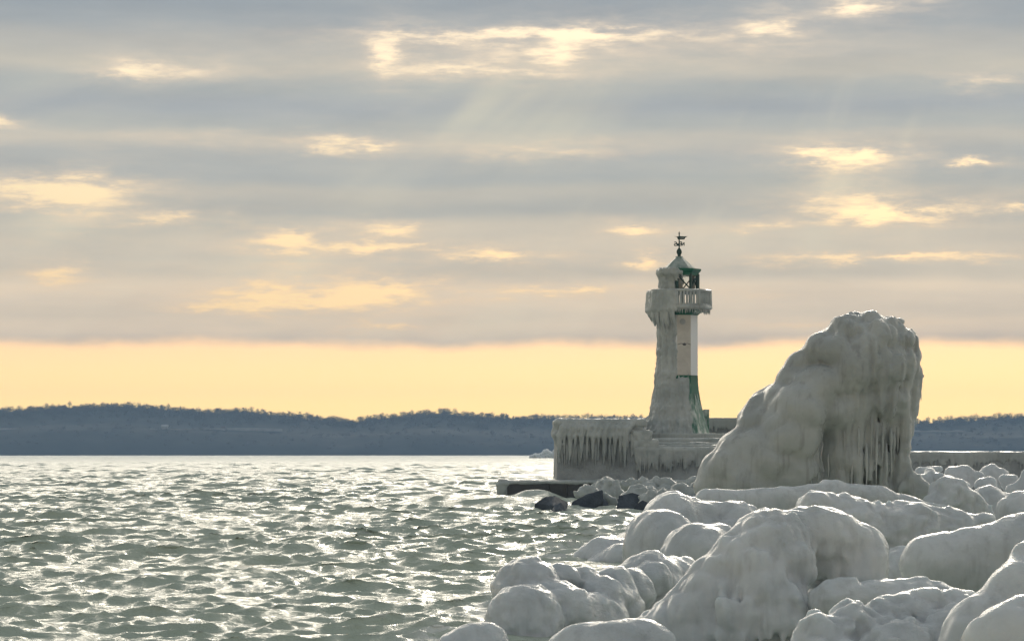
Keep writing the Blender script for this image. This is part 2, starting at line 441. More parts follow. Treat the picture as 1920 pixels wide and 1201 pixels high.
def fbm(P, o=3, gain=0.5):
    a, s, r = 1.0, 1.0, 0
    for i in range(o):
        r = r + a * perlin(P * s + 17.3 * i); a *= gain; s *= 2.03
    return r

class Field:
    """union of round cones and boxes on a grid, then surface nets"""
    def __init__(s, h, k):
        s.h = h; s.k = k; s.p = []
    def cone(s, a, b, ra, rb, k=None, sub=False):
        s.p.append(('c', np.array(a, float), np.array(b, float), ra, rb, k if k is not None else s.k, sub)); return s
    def ball(s, a, r, k=None, sub=False): return s.cone(a, np.array(a, float) + (0, 0, 1e-4), r, r, k, sub)
    def box(s, lo, hi, r, k=None):
        s.p.append(('b', np.array(lo, float), np.array(hi, float), r, r, k if k is not None else s.k, False)); return s
    def mesh(s, name, zmin=None, noise=None):
        lo = np.min([np.minimum(q[1], q[2]) - max(q[3], q[4]) for q in s.p if not q[6]], 0) - 3 * s.h - 0.06
        hi = np.max([np.maximum(q[1], q[2]) + max(q[3], q[4]) for q in s.p if not q[6]], 0) + 3 * s.h + 0.06
        if zmin is not None: lo[2] = max(lo[2], zmin)
        n = np.ceil((hi - lo) / s.h).astype(int) + 1
        ax = [(lo[i] + np.arange(n[i]) * s.h).astype(np.float32) for i in range(3)]
        F = np.full(n, 0.6, np.float32)
        for (ty, a, b, ra, rb, k, sub) in s.p:
            m = max(ra, rb) + k + 3 * s.h + 0.25
            l2 = np.minimum(a, b) - m; h2 = np.maximum(a, b) + m
            sl = tuple(slice(max(0, int((l2[i] - lo[i]) / s.h)), max(0, min(n[i], int((h2[i] - lo[i]) / s.h) + 2))) for i in range(3))
            X, Y, Z = np.meshgrid(ax[0][sl[0]], ax[1][sl[1]], ax[2][sl[2]], indexing='ij', sparse=True)
            if 0 in (X.size, Y.size, Z.size): continue
            if ty == 'c':
                d = b - a; L2 = float(d @ d) + 1e-9
                t = np.clip(((X - a[0]) * d[0] + (Y - a[1]) * d[1] + (Z - a[2]) * d[2]) / L2, 0, 1)
                D = np.sqrt((X - a[0] - t * d[0]) ** 2 + (Y - a[1] - t * d[1]) ** 2 + (Z - a[2] - t * d[2]) ** 2) - (ra + (rb - ra) * t)
            else:
                c = (a + b) / 2; e = (b - a) / 2
                qx, qy, qz = np.abs(X - c[0]) - e[0], np.abs(Y - c[1]) - e[1], np.abs(Z - c[2]) - e[2]
                D = np.sqrt(np.maximum(qx, 0) ** 2 + np.maximum(qy, 0) ** 2 + np.maximum(qz, 0) ** 2) + np.minimum(np.maximum(np.maximum(qx, qy), qz), 0) - ra
            D = D.astype(np.float32); A = F[sl]
            if sub:
                D = -D; hh = np.maximum(k - np.abs(A - D), 0) / k; F[sl] = np.maximum(A, D) + hh * hh * k / 4
            else:
                hh = np.maximum(k - np.abs(A - D), 0) / k; F[sl] = np.minimum(A, D) - hh * hh * k / 4
        # close the block at its faces
        for i in range(3):
            for e in (0, -1):
                q = [slice(None)] * 3; q[i] = e; F[tuple(q)] = np.maximum(F[tuple(q)], 0.02)
        if noise is not None:
            msk = np.abs(F) < 0.45
            msk[0] = msk[-1] = False; msk[:, 0] = msk[:, -1] = False; msk[:, :, 0] = msk[:, :, -1] = False
            idx = np.argwhere(msk)
            P = idx * s.h + lo
            F[msk] += noise(P).astype(np.float32)
        S = F < 0
        c8 = [(i, j, k2) for i in (0, 1) for j in (0, 1) for k2 in (0, 1)]
        cnt = np.zeros(n - 1, np.int8)
        for (i, j, k2) in c8: cnt += S[i:n[0] - 1 + i, j:n[1] - 1 + j, k2:n[2] - 1 + k2]
        act = (cnt > 0) & (cnt < 8); idx = np.argwhere(act)
        vid = np.full(act.shape, -1, np.int32); vid[act] = np.arange(len(idx))
        val = np.stack([F[idx[:, 0] + i, idx[:, 1] + j, idx[:, 2] + k2] for (i, j, k2) in c8], 1)
        C = np.array(c8, np.float32); acc = np.zeros((len(idx), 3), np.float32); w = np.zeros(len(idx), np.float32)
        for a in range(8):
            for b in range(a + 1, 8):
                if abs(C[a] - C[b]).sum() != 1: continue
                va, vb = val[:, a], val[:, b]; mk = (va < 0) != (vb < 0)
                t = np.where(mk, va / np.where(mk, va - vb, 1), 0)
                acc += mk[:, None] * (C[a] + t[:, None] * (C[b] - C[a])); w += mk
        V = (idx + acc / w[:, None]) * s.h + lo
        Q = []
        for axn in range(3):
            u, v = [(1, 2), (2, 0), (0, 1)][axn]
            sa = [slice(1, -1)] * 3; sb = [slice(1, -1)] * 3
            sa[axn] = slice(0, -1); sb[axn] = slice(1, None)
            A, B = S[tuple(sa)], S[tuple(sb)]
            e = np.argwhere(A != B)
            if not len(e): continue
            fl = A[tuple(e.T)]
            off = np.ones(3, int); off[axn] = 0; e = e + off
            def cell(du, dv):
                c = e.copy(); c[:, u] -= du; c[:, v] -= dv; return vid[tuple(c.T)]
            q = np.stack([cell(1, 1), cell(0, 1), cell(0, 0), cell(1, 0)], 1)
            q[~fl] = q[~fl][:, ::-1]; Q.append(q)
        Q = np.concatenate(Q); Q = Q[(Q >= 0).all(1)]
        # light relaxation to take the grid out of the surface
        for _ in range(2):
            s_ = np.zeros_like(V); c_ = np.zeros(len(V))
            for i in range(4):
                a, b = Q[:, i], Q[:, (i + 1) % 4]
                for q in range(3):
                    s_[:, q] += np.bincount(a, V[b, q], len(V)) + np.bincount(b, V[a, q], len(V))
                c_ += np.bincount(a, minlength=len(V)) + np.bincount(b, minlength=len(V))
            V = V * 0.5 + 0.5 * s_ / np.maximum(c_, 1)[:, None]
        return mesh_np(name, V, Q)

def px_ball(F, px, py, r, d, off=0.0, k=None, sub=False):
    dd = d + off
    F.ball(at(px, py, dd), r / FPX * dd, k, sub)
def px_cone(F, a, b, d, k=None):
    """a, b = (px, py, r_px, offset)"""
    da, db = d + a[3], d + b[3]
    F.cone(at(a[0], a[1], da), at(b[0], b[1], db), a[2] / FPX * da, b[2] / FPX * db, k)


# ------------------------------------------------------------------ sea
def shore_x(d):        # the waterline along the ice-covered rocks
    return np.interp(d, [0, 25, 46, 78, 140, 170, 400, 4000], [-2.6, -1.6, -0.15, 1.95, 6.4, 8.0, 60, 900])

def build_water():
    na = 330
    azf = np.linspace(-0.215, 0.215, na)
    side = np.geomspace(0.004, 1.0, 34)
    az = np.concatenate([-(0.215 + side[::-1]), azf, 0.215 + side])
    rr = [14.0]
    while rr[-1] < 3120: rr.append(rr[-1] * (1.02 if rr[-1] < 39 else 1.0018 if rr[-1] < 900 else 1.005))
    rr = np.array(rr)
    A, D = np.meshgrid(az, rr)
    X = D * np.tan(np.clip(A, -1.2, 1.2)); Y = D.copy()
    X = X.ravel(); Y = Y.ravel()
    cell = np.where(Y < 900, Y * 0.0018, Y * 0.005)
    g = np.random.default_rng(3)
    n = 170
    lam = np.exp(g.uniform(np.log(0.26), np.log(7.0), n))
    wind = math.atan2(-0.96, 0.26)
    th = wind + g.normal(0, 1, n) * np.interp(np.log(lam), [np.log(.4), np.log(11)], [0.62, 0.40])
    ph = g.uniform(0, 6.283, n)
    slope = 0.335 * math.sqrt(2 / n) * np.interp(np.log(lam), [np.log(.26), np.log(1.0), np.log(2.5), np.log(7)], [1.8, 1.5, 0.75, 0.5])
    Z = np.zeros_like(X); DX = np.zeros_like(X); DY = np.zeros_like(X); J = np.zeros_like(X)
    inside = np.abs(np.arctan2(X, Y)) < 0.24
    X32 = X.astype(np.float32); Y32 = Y.astype(np.float32)
    sea = 1 + 0.75 * np.clip((Y - 170) / 450, 0, 1)          # rougher out of the lee of the pier
    gust = sea * 0.8 + 0.5 * np.clip(0.5 + fbm(np.stack([X / 26, Y / 40, X * 0], 1), 2), 0, 1)
    for i in range(n):
        fade = np.clip(lam[i] / (cell * 2.0) - 0.7, 0, 1) * inside
        far = np.where(fade > 0)[0]
        if not len(far): continue
        kk = 6.28318 / lam[i]; a = slope[i] / kk
        dx, dy = math.cos(th[i]), math.sin(th[i])
        p = kk * (dx * X32[far] + dy * Y32[far]) + ph[i]
        f = (fade * gust)[far]
        s_, c_ = np.sin(p), np.cos(p)
        Z[far] += a * f * c_
        DX[far] -= 1.35 * a * f * dx * s_; DY[far] -= 1.35 * a * f * dy * s_
        J[far] += a * kk * f * c_
    # one smooth swell rolling in ahead of the pier, and the surge against its apron
    warp = 1.6 * fbm(np.stack([X / 7, Y / 12, X * 0 + 4], 1), 2)
    sw = np.exp(-((Y + 0.35 * X + warp - 147) / 3.2) ** 2) * np.exp(-((X + 1.0) / 6.0) ** 2)
    Z = Z * (1 - 0.6 * sw) + 0.75 * sw
    su = np.exp(-((Y - 168.0 + warp) / 2.6) ** 2) * np.exp(-((X - 1.3 + .4 * warp) / 1.5) ** 2)
    Z += 0.75 * su
    calm = np.clip((shore_x(Y) + 1.6 - X) / 2.6, 0, 1); calm = 0.3 + 0.7 * calm * calm * (3 - 2 * calm)
    Z *= calm; DX *= calm; DY *= calm
    foam = np.clip((J - 0.80) / 0.35, 0, 1) * 0.8
    near = np.exp(-((X - 4.6) / 4.0) ** 2) * np.exp(-((Y - 143) / 8.0) ** 2)
    foam = np.clip(foam + 0.9 * near * (0.35 + fbm(np.stack([X, Y * .4, X * 0], 1), 3)) * 1.3 + 0.5 * su, 0, 1)
    edge = np.exp(-((X - shore_x(Y) + 0.75) / 0.55) ** 2) * (Y < 130) * (.4 + .8 * np.clip(fbm(np.stack([X * .8, Y * .35, X * 0 + 9], 1), 2) + .4, 0, 1))
    foam = np.clip(foam + 0.8 * edge, 0, 1)
    Z *= 1 - .45 * np.clip(near, 0, 1)
    V = np.stack([X + DX, Y + DY, Z], 1)
    nr, nc = A.shape
    i = np.arange(nr * nc).reshape(nr, nc)
    Q = np.stack([i[:-1, :-1].ravel(), i[:-1, 1:].ravel(), i[1:, 1:].ravel(), i[1:, :-1].ravel()], 1)
    me = mesh_np('water', V, Q)
    at_ = me.attributes.new('foam', 'FLOAT', 'POINT'); at_.data.foreach_set('value', foam.astype(np.float32))
    o = link('water', me, M['water']); tag(o, 'choppy grey green sea glittering under a low winter sun', kind='structure')
build_water()

# sea bed / icy shore under the boulders
def build_shore():
    ys = np.concatenate([np.linspace(-60, 20, 14), np.linspace(22, 200, 150), np.geomspace(205, 420, 12)])
    us = np.concatenate([[-8, -3], np.linspace(-1, 14, 70), np.geomspace(15, 220, 20)])
    U, Yg = np.meshgrid(us, ys)
    X = shore_x(np.maximum(Yg, 0)) + U
    Z = np.interp(U, [-8, -3, -1, 0, 2.0, 5, 10, 220], [-2, -1.2, -0.5, 0.0, 0.55, 0.95, 1.15, 1.5])
    Z = np.where(U > 0, np.minimum(Z, np.interp(Yg, [0, 45, 60, 75, 110, 220, 420], [-.3, -.3, -.3, -.2, 0.8, 0.8, 1.2])), Z)
    Z = Z + np.clip(U, 0, 2) * 0.06 * fbm(np.stack([X.ravel(), Yg.ravel(), X.ravel() * 0], 1) * 0.8, 3).reshape(X.shape)
    Z = np.where(Yg < 22, np.minimum(Z, 0.9), Z)
    nr, nc = X.shape
    i = np.arange(nr * nc).reshape(nr, nc)
    Q = np.stack([i[:-1, :-1].ravel(), i[:-1, 1:].ravel(), i[1:, 1:].ravel(), i[1:, :-1].ravel()], 1)
    o = link('shore', mesh_np('shore', np.stack([X.ravel(), Yg.ravel(), Z.ravel()], 1), Q), M['ice'])
    tag(o, 'ice crusted shore under the frozen boulders', kind='structure')
build_shore()


# ------------------------------------------------------------------ far coast
COAST = 3000.0
RIDGE = [(-1400, 770), (-800, 765), (-300, 760), (0, 757), (60, 752), (180, 747), (260, 752), (350, 759), (420, 758), (500, 765), (600, 774), (640, 780), (700, 772), (760, 766),
         (810, 761), (870, 766), (920, 769), (985, 773), (1050, 772), (1130, 774), (1200, 774), (1270, 781), (1350, 786), (1500, 788), (1650, 787),
         (1720, 784), (1780, 780), (1850, 776), (1920, 771), (2200, 765), (2700, 770), (3400, 774)]
TREE_H = 13.0
def ridge_z(x):   # ground height along the crest, trees come on top
    xs = [(p - 960) / FPX * COAST for p, _ in RIDGE]; zs = [EYE + (HOR - y) / FPX * COAST - TREE_H * 0.44 for _, y in RIDGE]
    return np.interp(x, xs, zs)
PROF_V = np.array([0, 0.02, 0.10, 0.30, 0.52, 0.55, 0.75, 0.95, 1.0, 1.25])
PROF_Z = np.array([-0.02, 0.02, 0.22, 0.48, 0.62, 0.625, 0.82, 0.97, 1.0, 0.9])
def coast_y(v): return COAST - 90 + v * 240
def build_coast():
    xs = np.linspace(-2900, 2900, 420); vv = np.concatenate([np.linspace(0, 1, 26), [1.25]])
    Xg, Vg = np.meshgrid(xs, vv)
    Z = np.interp(Vg, PROF_V, PROF_Z) * ridge_z(Xg)
    Z += (1.6 * fbm(np.stack([Xg.ravel() / 40, Vg.ravel() * 6, Xg.ravel() * 0], 1), 3)).reshape(Z.shape) * np.clip(Vg * 5, 0, 1)
    nr, nc = Xg.shape; i = np.arange(nr * nc).reshape(nr, nc)
    Q = np.stack([i[:-1, :-1].ravel(), i[:-1, 1:].ravel(), i[1:, 1:].ravel(), i[1:, :-1].ravel()], 1)
    o = link('coastal_hill', mesh_np('coastal_hill', np.stack([Xg.ravel(), coast_y(Vg).ravel(), Z.ravel()], 1), Q), M['slope'])
    tag(o, 'long low wooded hill along the far side of the bay', kind='structure')
build_coast()

def twig_tree(seed, H, conifer=False, nt=230):
    """bare tree: tapered trunk, limbs and a crown of thin twig blades; returns (trunk V,F), (crown V,F)"""
    g = np.random.default_rng(seed)
    bm = bmesh.new()
    add_tube(bm, [(0, 0, -1.5), (0.1, 0, H * .3), (g.normal(0, .25), 0, H * .62)], [0.34, 0.24, 0.10], 5)
    limbs = []
    if not conifer:
        for i in range(7):
            a = g.uniform(0, 6.28); z0 = H * g.uniform(.28, .55); L = H * g.uniform(.25, .42)
            e = (math.cos(a) * L * .6, math.sin(a) * L * .6, z0 + L * .75); limbs.append(e)
            add_tube(bm, [(0, 0, z0), (e[0] * .5, e[1] * .5, z0 + L * .45), e], [0.15, 0.10, 0.04], 4)
    trunk = mesh_bm('trunk', bm, True)
    V = []; F = []
    W = H * g.uniform(.26, .36)
    for i in range(nt):
        if conifer:
            u = g.uniform(0, 1) ** .8; r = (1 - u) * H * .2 + .1; a = g.uniform(0, 6.28)
            c = np.array([math.cos(a) * r * g.uniform(.2, 1), math.sin(a) * r * g.uniform(.2, 1), H * (.1 + .9 * u)])
            d = np.array([math.cos(a), math.sin(a), -.35]); L = .5 + (1 - u) * 1.2; wd = .32
        else:
            v = g.normal(size=3); v /= np.linalg.norm(v); r = g.uniform(.35, 1) ** .6
            lump = 0.78 + 0.3 * math.sin(v[0] * 5 + seed) * math.cos(v[1] * 4 + v[2] * 5)
            c = np.array([v[0] * W * r * lump, v[1] * W * r * lump, H * .62 + v[2] * H * .36 * r * lump])
            d = v * .7 + np.array([0, 0, .6]) + g.normal(0, .35, 3); L = g.uniform(.6, 1.7); wd = g.uniform(.07, .17)
        d /= np.linalg.norm(d); s = np.cross(d, g.normal(size=3)); s /= np.linalg.norm(s)
        b = len(V); V += [c - d * L * .5 - s * wd, c - d * L * .5 + s * wd, c + d * L * .5]; F.append((b, b + 1, b + 2))
    return trunk, np.array(V), np.array(F)

TREES = []
for sd in range(7):
    con = sd == 6
    tr, V, F = twig_tree(sd + 40, TREE_H * (0.85 if con else 1), con, 260 if not con else 200)
    TREES.append((tr, V, F, mesh_np('crown', V, F, False)))
    tr.materials.append(M['bark']); TREES[-1][3].materials.append(M['bark'])

def coast_trees():
    g = np.random.default_rng(77)
    lab = {False: 'bare leafless tree standing on the skyline of the far wooded ridge', True: 'small pointed conifer on the skyline of the far wooded ridge'}
    # the skyline trees that can be told apart
    px = -10; n = 0
    while px < 1935 and n < 240:
        hid = 1215 < px < 1325 or 1395 < px < 1712
        step = g.uniform(6, 11)
        if not hid:
            x = (px - 960) / FPX * (COAST + 145); v = g.uniform(.80, .96)
            con = 585 < px < 655 and g.uniform() < .8
            tr, V, F, cr = TREES[6] if con else TREES[int(g.integers(0, 6))]
            z = float(np.interp(v, PROF_V, PROF_Z) * ridge_z(x))
            s = g.uniform(.5, .85) * (0.75 if 585 < px < 700 else 1)
            t = thing('conifer' if con else 'bare_tree', lab[con], 'tree', (x, coast_y(v), z), 'conifers on the far ridge' if con else 'bare trees on the far ridge')
            t.scale = (s * g.uniform(1.0, 1.4), s * 1.2, s); t.rotation_euler.z = g.uniform(0, 6.28)
            link('trunk', tr, None, t); link('crown', cr, None, t); n += 1
        px += step
    # the wood behind and below them, one mass
    allV = []; allF = []; b = 0
    for i in range(4600):
        tr, V, F, cr = TREES[int(g.integers(0, 7))] if g.uniform() < .3 else TREES[int(g.integers(0, 6))]
        x = g.uniform(-720, 720); v = .98 - abs(g.normal(0, .11)) if i % 5 < 3 else g.uniform(.08, 1.1)
        v = min(max(v, .06), 1.15)
        if .50 < v < .57: continue
        s = g.uniform(.55, .95) * (.75 if v < .5 else 1); zs = g.uniform(.35, 1); z = np.interp(v, PROF_V, PROF_Z) * ridge_z(x) - 2.5
        keep = g.permutation(len(F))[:64]
        Vv = (V.reshape(-1, 3, 3)[keep] ); c = Vv.mean(1, keepdims=True); Vv = (c + (Vv - c) * 1.9).reshape(-1, 3)
        a = g.uniform(0, 6.28); ca, sa = math.cos(a), math.sin(a)
        Vv = np.stack([(Vv[:, 0] * ca - Vv[:, 1] * sa) * s * 1.5 + x, (Vv[:, 0] * sa + Vv[:, 1] * ca) * s * 1.2 + coast_y(v), Vv[:, 2] * s * zs + z], 1)
        allV.append(Vv); allF.append(np.arange(len(Vv)).reshape(-1, 3) + b); b += len(Vv)
    o = link('far_wood', mesh_np('far_wood', np.concatenate(allV), np.concatenate(allF), False), M['bark'])
    tag(o, 'dense leafless wood covering the slope of the far hill', 'wood', kind='stuff')
coast_trees()

# terrace road with a retaining wall part way up the far slope, and two small white houses on it
def terrace(px0, px1, py, name, label, hh):
    d = coast_y(.535)
    bm = bmesh.new()
    n = 24
    xs = np.linspace((px0 - 960) / FPX * d, (px1 - 960) / FPX * d, n)
    z = EYE + (HOR - py) / FPX * d
    pv = None
    for i, x in enumerate(xs):
        dz = 0.5 * math.sin(i * .7)
        yo = d - 24 + 1.5 * math.sin(i * .4)
        vs4 = [bm.verts.new((x, yo, z - hh)), bm.verts.new((x, yo, z + dz)), bm.verts.new((x, yo + 7, z + dz)), bm.verts.new((x, yo + 7, z - hh))]
        if pv:
            for a in range(4): bm.faces.new((pv[a], pv[(a + 1) % 4], vs4[(a + 1) % 4], vs4[a]))
        pv = vs4
    o = link(name, mesh_bm(name, bm), M['pale']); tag(o, label, 'wall')
terrace(-60, 532, 803, 'retaining_wall', 'long pale retaining wall part way up the far left slope', 3.0)
terrace(1700, 1802, 807, 'retaining_wall', 'short pale retaining wall low on the far right slope', 1.4)
def house(px, py, w, h, label):
    d = coast_y(.53) - 26; x = (px - 960) / FPX * d; z = EYE + (HOR - py) / FPX * d
    t = thing('house', label, 'house', (x, d, z))
    bm = bmesh.new(); add_box(bm, -w / 2, w / 2, -3, 3, -1, h); link('wall', mesh_bm('wall', bm), M['pale'], t)
    bm = bmesh.new()
    P = [(-w / 2 - .4, -3.4, h), (w / 2 + .4, -3.4, h), (w / 2 + .4, 3.4, h), (-w / 2 - .4, 3.4, h), (-w / 2 - .4, 0, h + 2.2), (w / 2 + .4, 0, h + 2.2)]
    v = [bm.verts.new(p) for p in P]
    for f in ((0, 1, 5, 4), (2, 3, 4, 5), (0, 4, 3), (1, 2, 5), (3, 2, 1, 0)): bm.faces.new([v[q] for q in f])
    link('roof', mesh_bm('roof', bm), M['pale'] if w > 6 else M['roof_tile'], t)
house(309, 802, 6.5, 1.6, 'larger pale house above the retaining wall on the far slope')
house(419, 805, 4, 1.6, 'tiny pale hut at the right end of the far retaining wall')


# ------------------------------------------------------------------ frozen boulders
def boulder(name, label, cat, d, spheres, k=0.25, h=None, amp=0.035, fr=1.6, zmin=-0.4, mat='ice', cones=(), subs=(), group=None, ripple=0.0, rib=.012):
    h = h or max(0.028, d * 0.00075)
    F = Field(h, k)
    for s in spheres: px_ball(F, s[0], s[1], s[2], d, s[3] if len(s) > 3 else 0.0)
    for c in cones: px_cone(F, c[0], c[1], d, c[2] if len(c) > 2 else None)
    for s in subs: px_ball(F, s[0], s[1], s[2], d, s[3], 0.07, True)
    sd = d * 1.37 + len(spheres)
    def nz(P):
        q = P * fr
        n = 1.3 * amp * fbm(q + sd, 3, 0.5)
        # rounded knobs, as glaze ice builds them
        n -= 2.2 * amp * (np.abs(perlin(q * 1.5 + 50 + sd)) - .25)
        # vertical runs of frozen drip
        n += 0.6 * amp * perlin(np.stack([P[:, 0] * 6, P[:, 1] * 6, P[:, 2] * 0.8], 1) + sd)
        n -= rib * 2 * (np.abs(perlin(np.stack([P[:, 0] * 4.2, P[:, 1] * 4.2, P[:, 2] * .55], 1) + sd)) - .2)
        if ripple: n += ripple * perlin(P * np.array([5.5, 5.5, 7.5], np.float32) + sd) + .5 * ripple * perlin(P * 11)
        return n
    me = F.mesh(name, zmin, nz)
    o = link(name, me, M[mat]); tag(o, label, cat, group)
    return o

G_ = None
BL = [
 # d, spheres
 ('ice_boulder', 'rounded ice boulder at the water edge, lower left, with knobbly scalloped right flank', 46,
  [(984, 1168, 76, 0), (986, 1230, 84, 0), (990, 1112, 68, 1.1), (1020, 1130, 50, .7), (1055, 1135, 44, .5), (1082, 1150, 42, .5), (1112, 1146, 38, .8), (1130, 1122, 44, 1.4),
   (1100, 1092, 32, 1.7), (1052, 1086, 34, 1.6), (1150, 1098, 40, 2.0), (1185, 1108, 44, 2.6), (1222, 1090, 40, 3.6), (1160, 1140, 50, 1.8), (1090, 1190, 55, .7), (1130, 1180, 55, 1)], 0.16, .03, 2.0),
 ('ice_mound', 'low smooth ice mound dipping into the sea behind the scalloped boulder', 76,
  [(1130, 1046, 40, 0), (1098, 1052, 26, 0), (1160, 1048, 42, .3), (1165, 1062, 45, -.8), (1120, 1075, 30, -.8), (1200, 1070, 50, 0)], 0.2, .025, 1.6),
 ('ice_boulder', 'big double domed ice boulder in front of the iced rocks by the pier', 66,
  [(1240, 1024, 71, 0), (1238, 1062, 72, 0), (1260, 982, 60, 1.5), (1300, 982, 48, 1.8), (1335, 980, 42, 2.0), (1380, 985, 44, 2.0), (1405, 965, 22, 2.6), (1300, 1040, 70, 1.4), (1380, 1030, 70, 1.8)], 0.16, .04, 1.3),
 ('ice_boulder', 'smooth ice dome tucked behind the left shoulder of the large central block', 57,
  [(1308, 1042, 64, 0), (1346, 1024, 46, .5), (1282, 1052, 46, 0), (1330, 1090, 70, 0)], 0.2, .03, 1.5),
 ('ice_boulder', 'round ice dome right of the scalloped boulder with a lumpy crest', 50,
  [(1216, 1102, 68, 0), (1258, 1088, 48, .6), (1290, 1078, 30, .9), (1185, 1160, 56, -.1), (1250, 1150, 60, 0), (1150, 1190, 40, 0)], 0.2, .03, 1.8),
 ('ice_slab', 'flat ice shelf running behind the lowest glinting slab', 41,
  [(1550, 1130, 36, 0), (1590, 1120, 36, 0), (1650, 1122, 38, .1), (1710, 1126, 40, .2), (1760, 1135, 42, .2), (1600, 1180, 60, .2), (1700, 1190, 70, .2)], 0.3, .03, 1.8),
 ('ice_slab', 'low glinting ice slab along the bottom edge right of centre', 36.5,
  [(1532, 1196, 46, 0), (1600, 1182, 54, .2), (1660, 1165, 50, .5), (1722, 1152, 52, .7), (1792, 1148, 50, .8), (1560, 1240, 70, -.1), (1680, 1235, 80, 0), (1800, 1225, 85, .2)], 0.2, .045, 2.2),
 ('ice_slab', 'long tapering ice slab sparkling in front of the tall ice sculpture', 60, [(1650, 1040, 62, .3), (1560, 1010, 60, .2), (1740, 1030, 50, .6), (1690, 1078, 52, -2.0)], 0.3, .05, 1.8),
 ('ice_slab', 'thick smooth ice slab with rounded left end at the right edge', 47, [], 0.25, .02, 1.3),
 ('ice_log', 'log shaped ridge of ice lying at the foot of the tall ice sculpture', 73, [], 0.2, .03, 1.5),
 ('ice_boulder', 'ripple covered ice cone beside the right foot of the tall ice sculpture', 75,
  [(1776, 918, 28, 0), (1792, 938, 34, 0), (1820, 952, 28, .2), (1850, 964, 16, .2), (1762, 945, 30, 0), (1800, 970, 40, .2)], 0.25, .06, 2.0),
 ('ice_boulder', 'pale ice dome between the ripple covered cone and the right edge', 86, [(1852, 944, 35, 0), (1882, 950, 27, .2), (1835, 955, 30, 0), (1860, 970, 36, 0)], 0.2, .03, 1.4),
 ('ice_boulder', 'greyish ice dome cut by the right edge above the thick smooth slab', 68, [(1922, 966, 47, 0), (1896, 964, 30, 0), (1960, 960, 50, .2), (1920, 990, 45, 0)], 0.2, .03, 1.4),
 ('ice_boulder', 'tall sloping ice boulder rising along the lower right edge', 33,
  [(1946, 1062, 54, .5), (1905, 1118, 60, .1), (1856, 1170, 68, -.1), (1832, 1215, 74, -.2), (1965, 1150, 105, .2), (1900, 1230, 90, 0)], 0.22, .025, 1.5),
 ('ice_boulder', 'nearest ice boulder filling the bottom right corner', 27.5, [(1897, 1184, 58, 0), (1852, 1208, 52, 0), (1965, 1180, 72, .2), (1920, 1250, 90, 0)], 0.2, .02, 1.6),
 ('ice_mound', 'small low ice mound in the sea at the bottom left of the ice', 44, [(882, 1212, 44, 0), (848, 1224, 36, 0), (915, 1208, 40, .1), (900, 1240, 50, 0)], 0.2, .02, 1.8),
 ('ice_mound', 'sloping ice mound along the bottom between scalloped boulder and central block', 39.5,
  [(1105, 1222, 56, 0), (1160, 1216, 54, 0), (1210, 1216, 58, .1), (1062, 1234, 44, 0), (1160, 1260, 76, 0)], 0.25, .02, 1.6),
 ('ice_boulder', 'flat topped distant ice block under the far harbour wall', 112, [(1785, 890, 18, 0), (1812, 888, 17, 0), (1834, 896, 14, 0), (1800, 906, 24, 0)], 0.2, .05, 1.4),
 ('ice_boulder', 'small round ice lump in front of the flat topped distant block', 105, [(1808, 914, 14, 0), (1800, 922, 14, 0)], 0.2, .03, 1.4),
 ('ice_boulder', 'pointed distant ice block under the far harbour wall', 114, [(1857, 885, 17, 0), (1876, 893, 15, 0), (1843, 895, 14, 0), (1860, 904, 20, 0)], 0.3, .05, 1.4),
 ('ice_boulder', 'small dark sided ice lump below the pointed distant block', 102, [(1840, 908, 14, 0), (1858, 906, 13, 0), (1850, 918, 16, 0)], 0.15, .03, 1.4),
 ('ice_boulder', 'double ice lump right of the pointed distant block', 104, [(1882, 899, 11, 0), (1900, 899, 11, 0), (1890, 910, 14, 0)], 0.1, .03, 1.4),
 ('ice_log', 'ice covered beam lying in front of the far harbour wall', 115, [], 0.12, .02, 1.4),
 ('ice_post', 'slim upright lump of ice at the right edge below the harbour wall', 95, [(1922, 886, 9, 0), (1921, 900, 9, 0), (1916, 916, 16, 0), (1895, 918, 12, 0)], 0.15, .02, 1.4),
 ('ice_boulder', 'rough ice heap between the right foot of the sculpture and the distant blocks', 98, [(1735, 905, 20, 0), (1758, 900, 16, 0), (1745, 890, 12, 0.3), (1770, 905, 16, 0), (1720, 910, 20, 0)], 0.12, .05, 1.6),
]
CN = {
 'long tapering': [((1535, 966, 46, 0), (1600, 986, 50, .1)), ((1600, 986, 50, .1), (1700, 994, 48, .4)), ((1700, 994, 48, .4), (1790, 988, 32, .8)), ((1790, 988, 32, .8), (1856, 980, 14, 1.0))],
 'thick smooth': [((1738, 1052, 50, 0), (1920, 1030, 62, .4)), ((1920, 1030, 62, .4), (2060, 1015, 70, .8)), ((1745, 1078, 46, .1), (1940, 1080, 66, .5))],
 'log shaped': [((1322, 938, 20, 0), (1470, 936, 22, 0)), ((1470, 936, 22, 0), (1558, 926, 25, 0)), ((1558, 926, 25, 0), (1650, 936, 24, .1)), ((1650, 936, 24, .1), (1705, 948, 16, .3)), ((1705, 948, 16, .3), (1772, 957, 10, .6)), ((1330, 960, 22, 0), (1700, 965, 25, .2))],
 'ice covered beam': [((1722, 884, 9, 0), (1762, 879, 7, .3)), ((1724, 895, 12, 0), (1760, 900, 12, .2))],
}
for (nm, lb, d, sp, k, amp, fr) in BL:
    cn = [c for q, cc in CN.items() if lb.startswith(q) for c in cc]
    boulder(nm, lb, {'ice_boulder': 'ice boulder', 'ice_mound': 'ice mound', 'ice_slab': 'ice slab', 'ice_log': 'ice ridge', 'ice_post': 'ice post'}[nm], d, sp, k, None, amp, fr, -0.5 if d < 80 else 0.0, 'ice', cn, ripple=.030 if ('glint' in lb or 'ripple' in lb or 'sparkl' in lb) else .022 if 'scalloped right' in lb else .006)

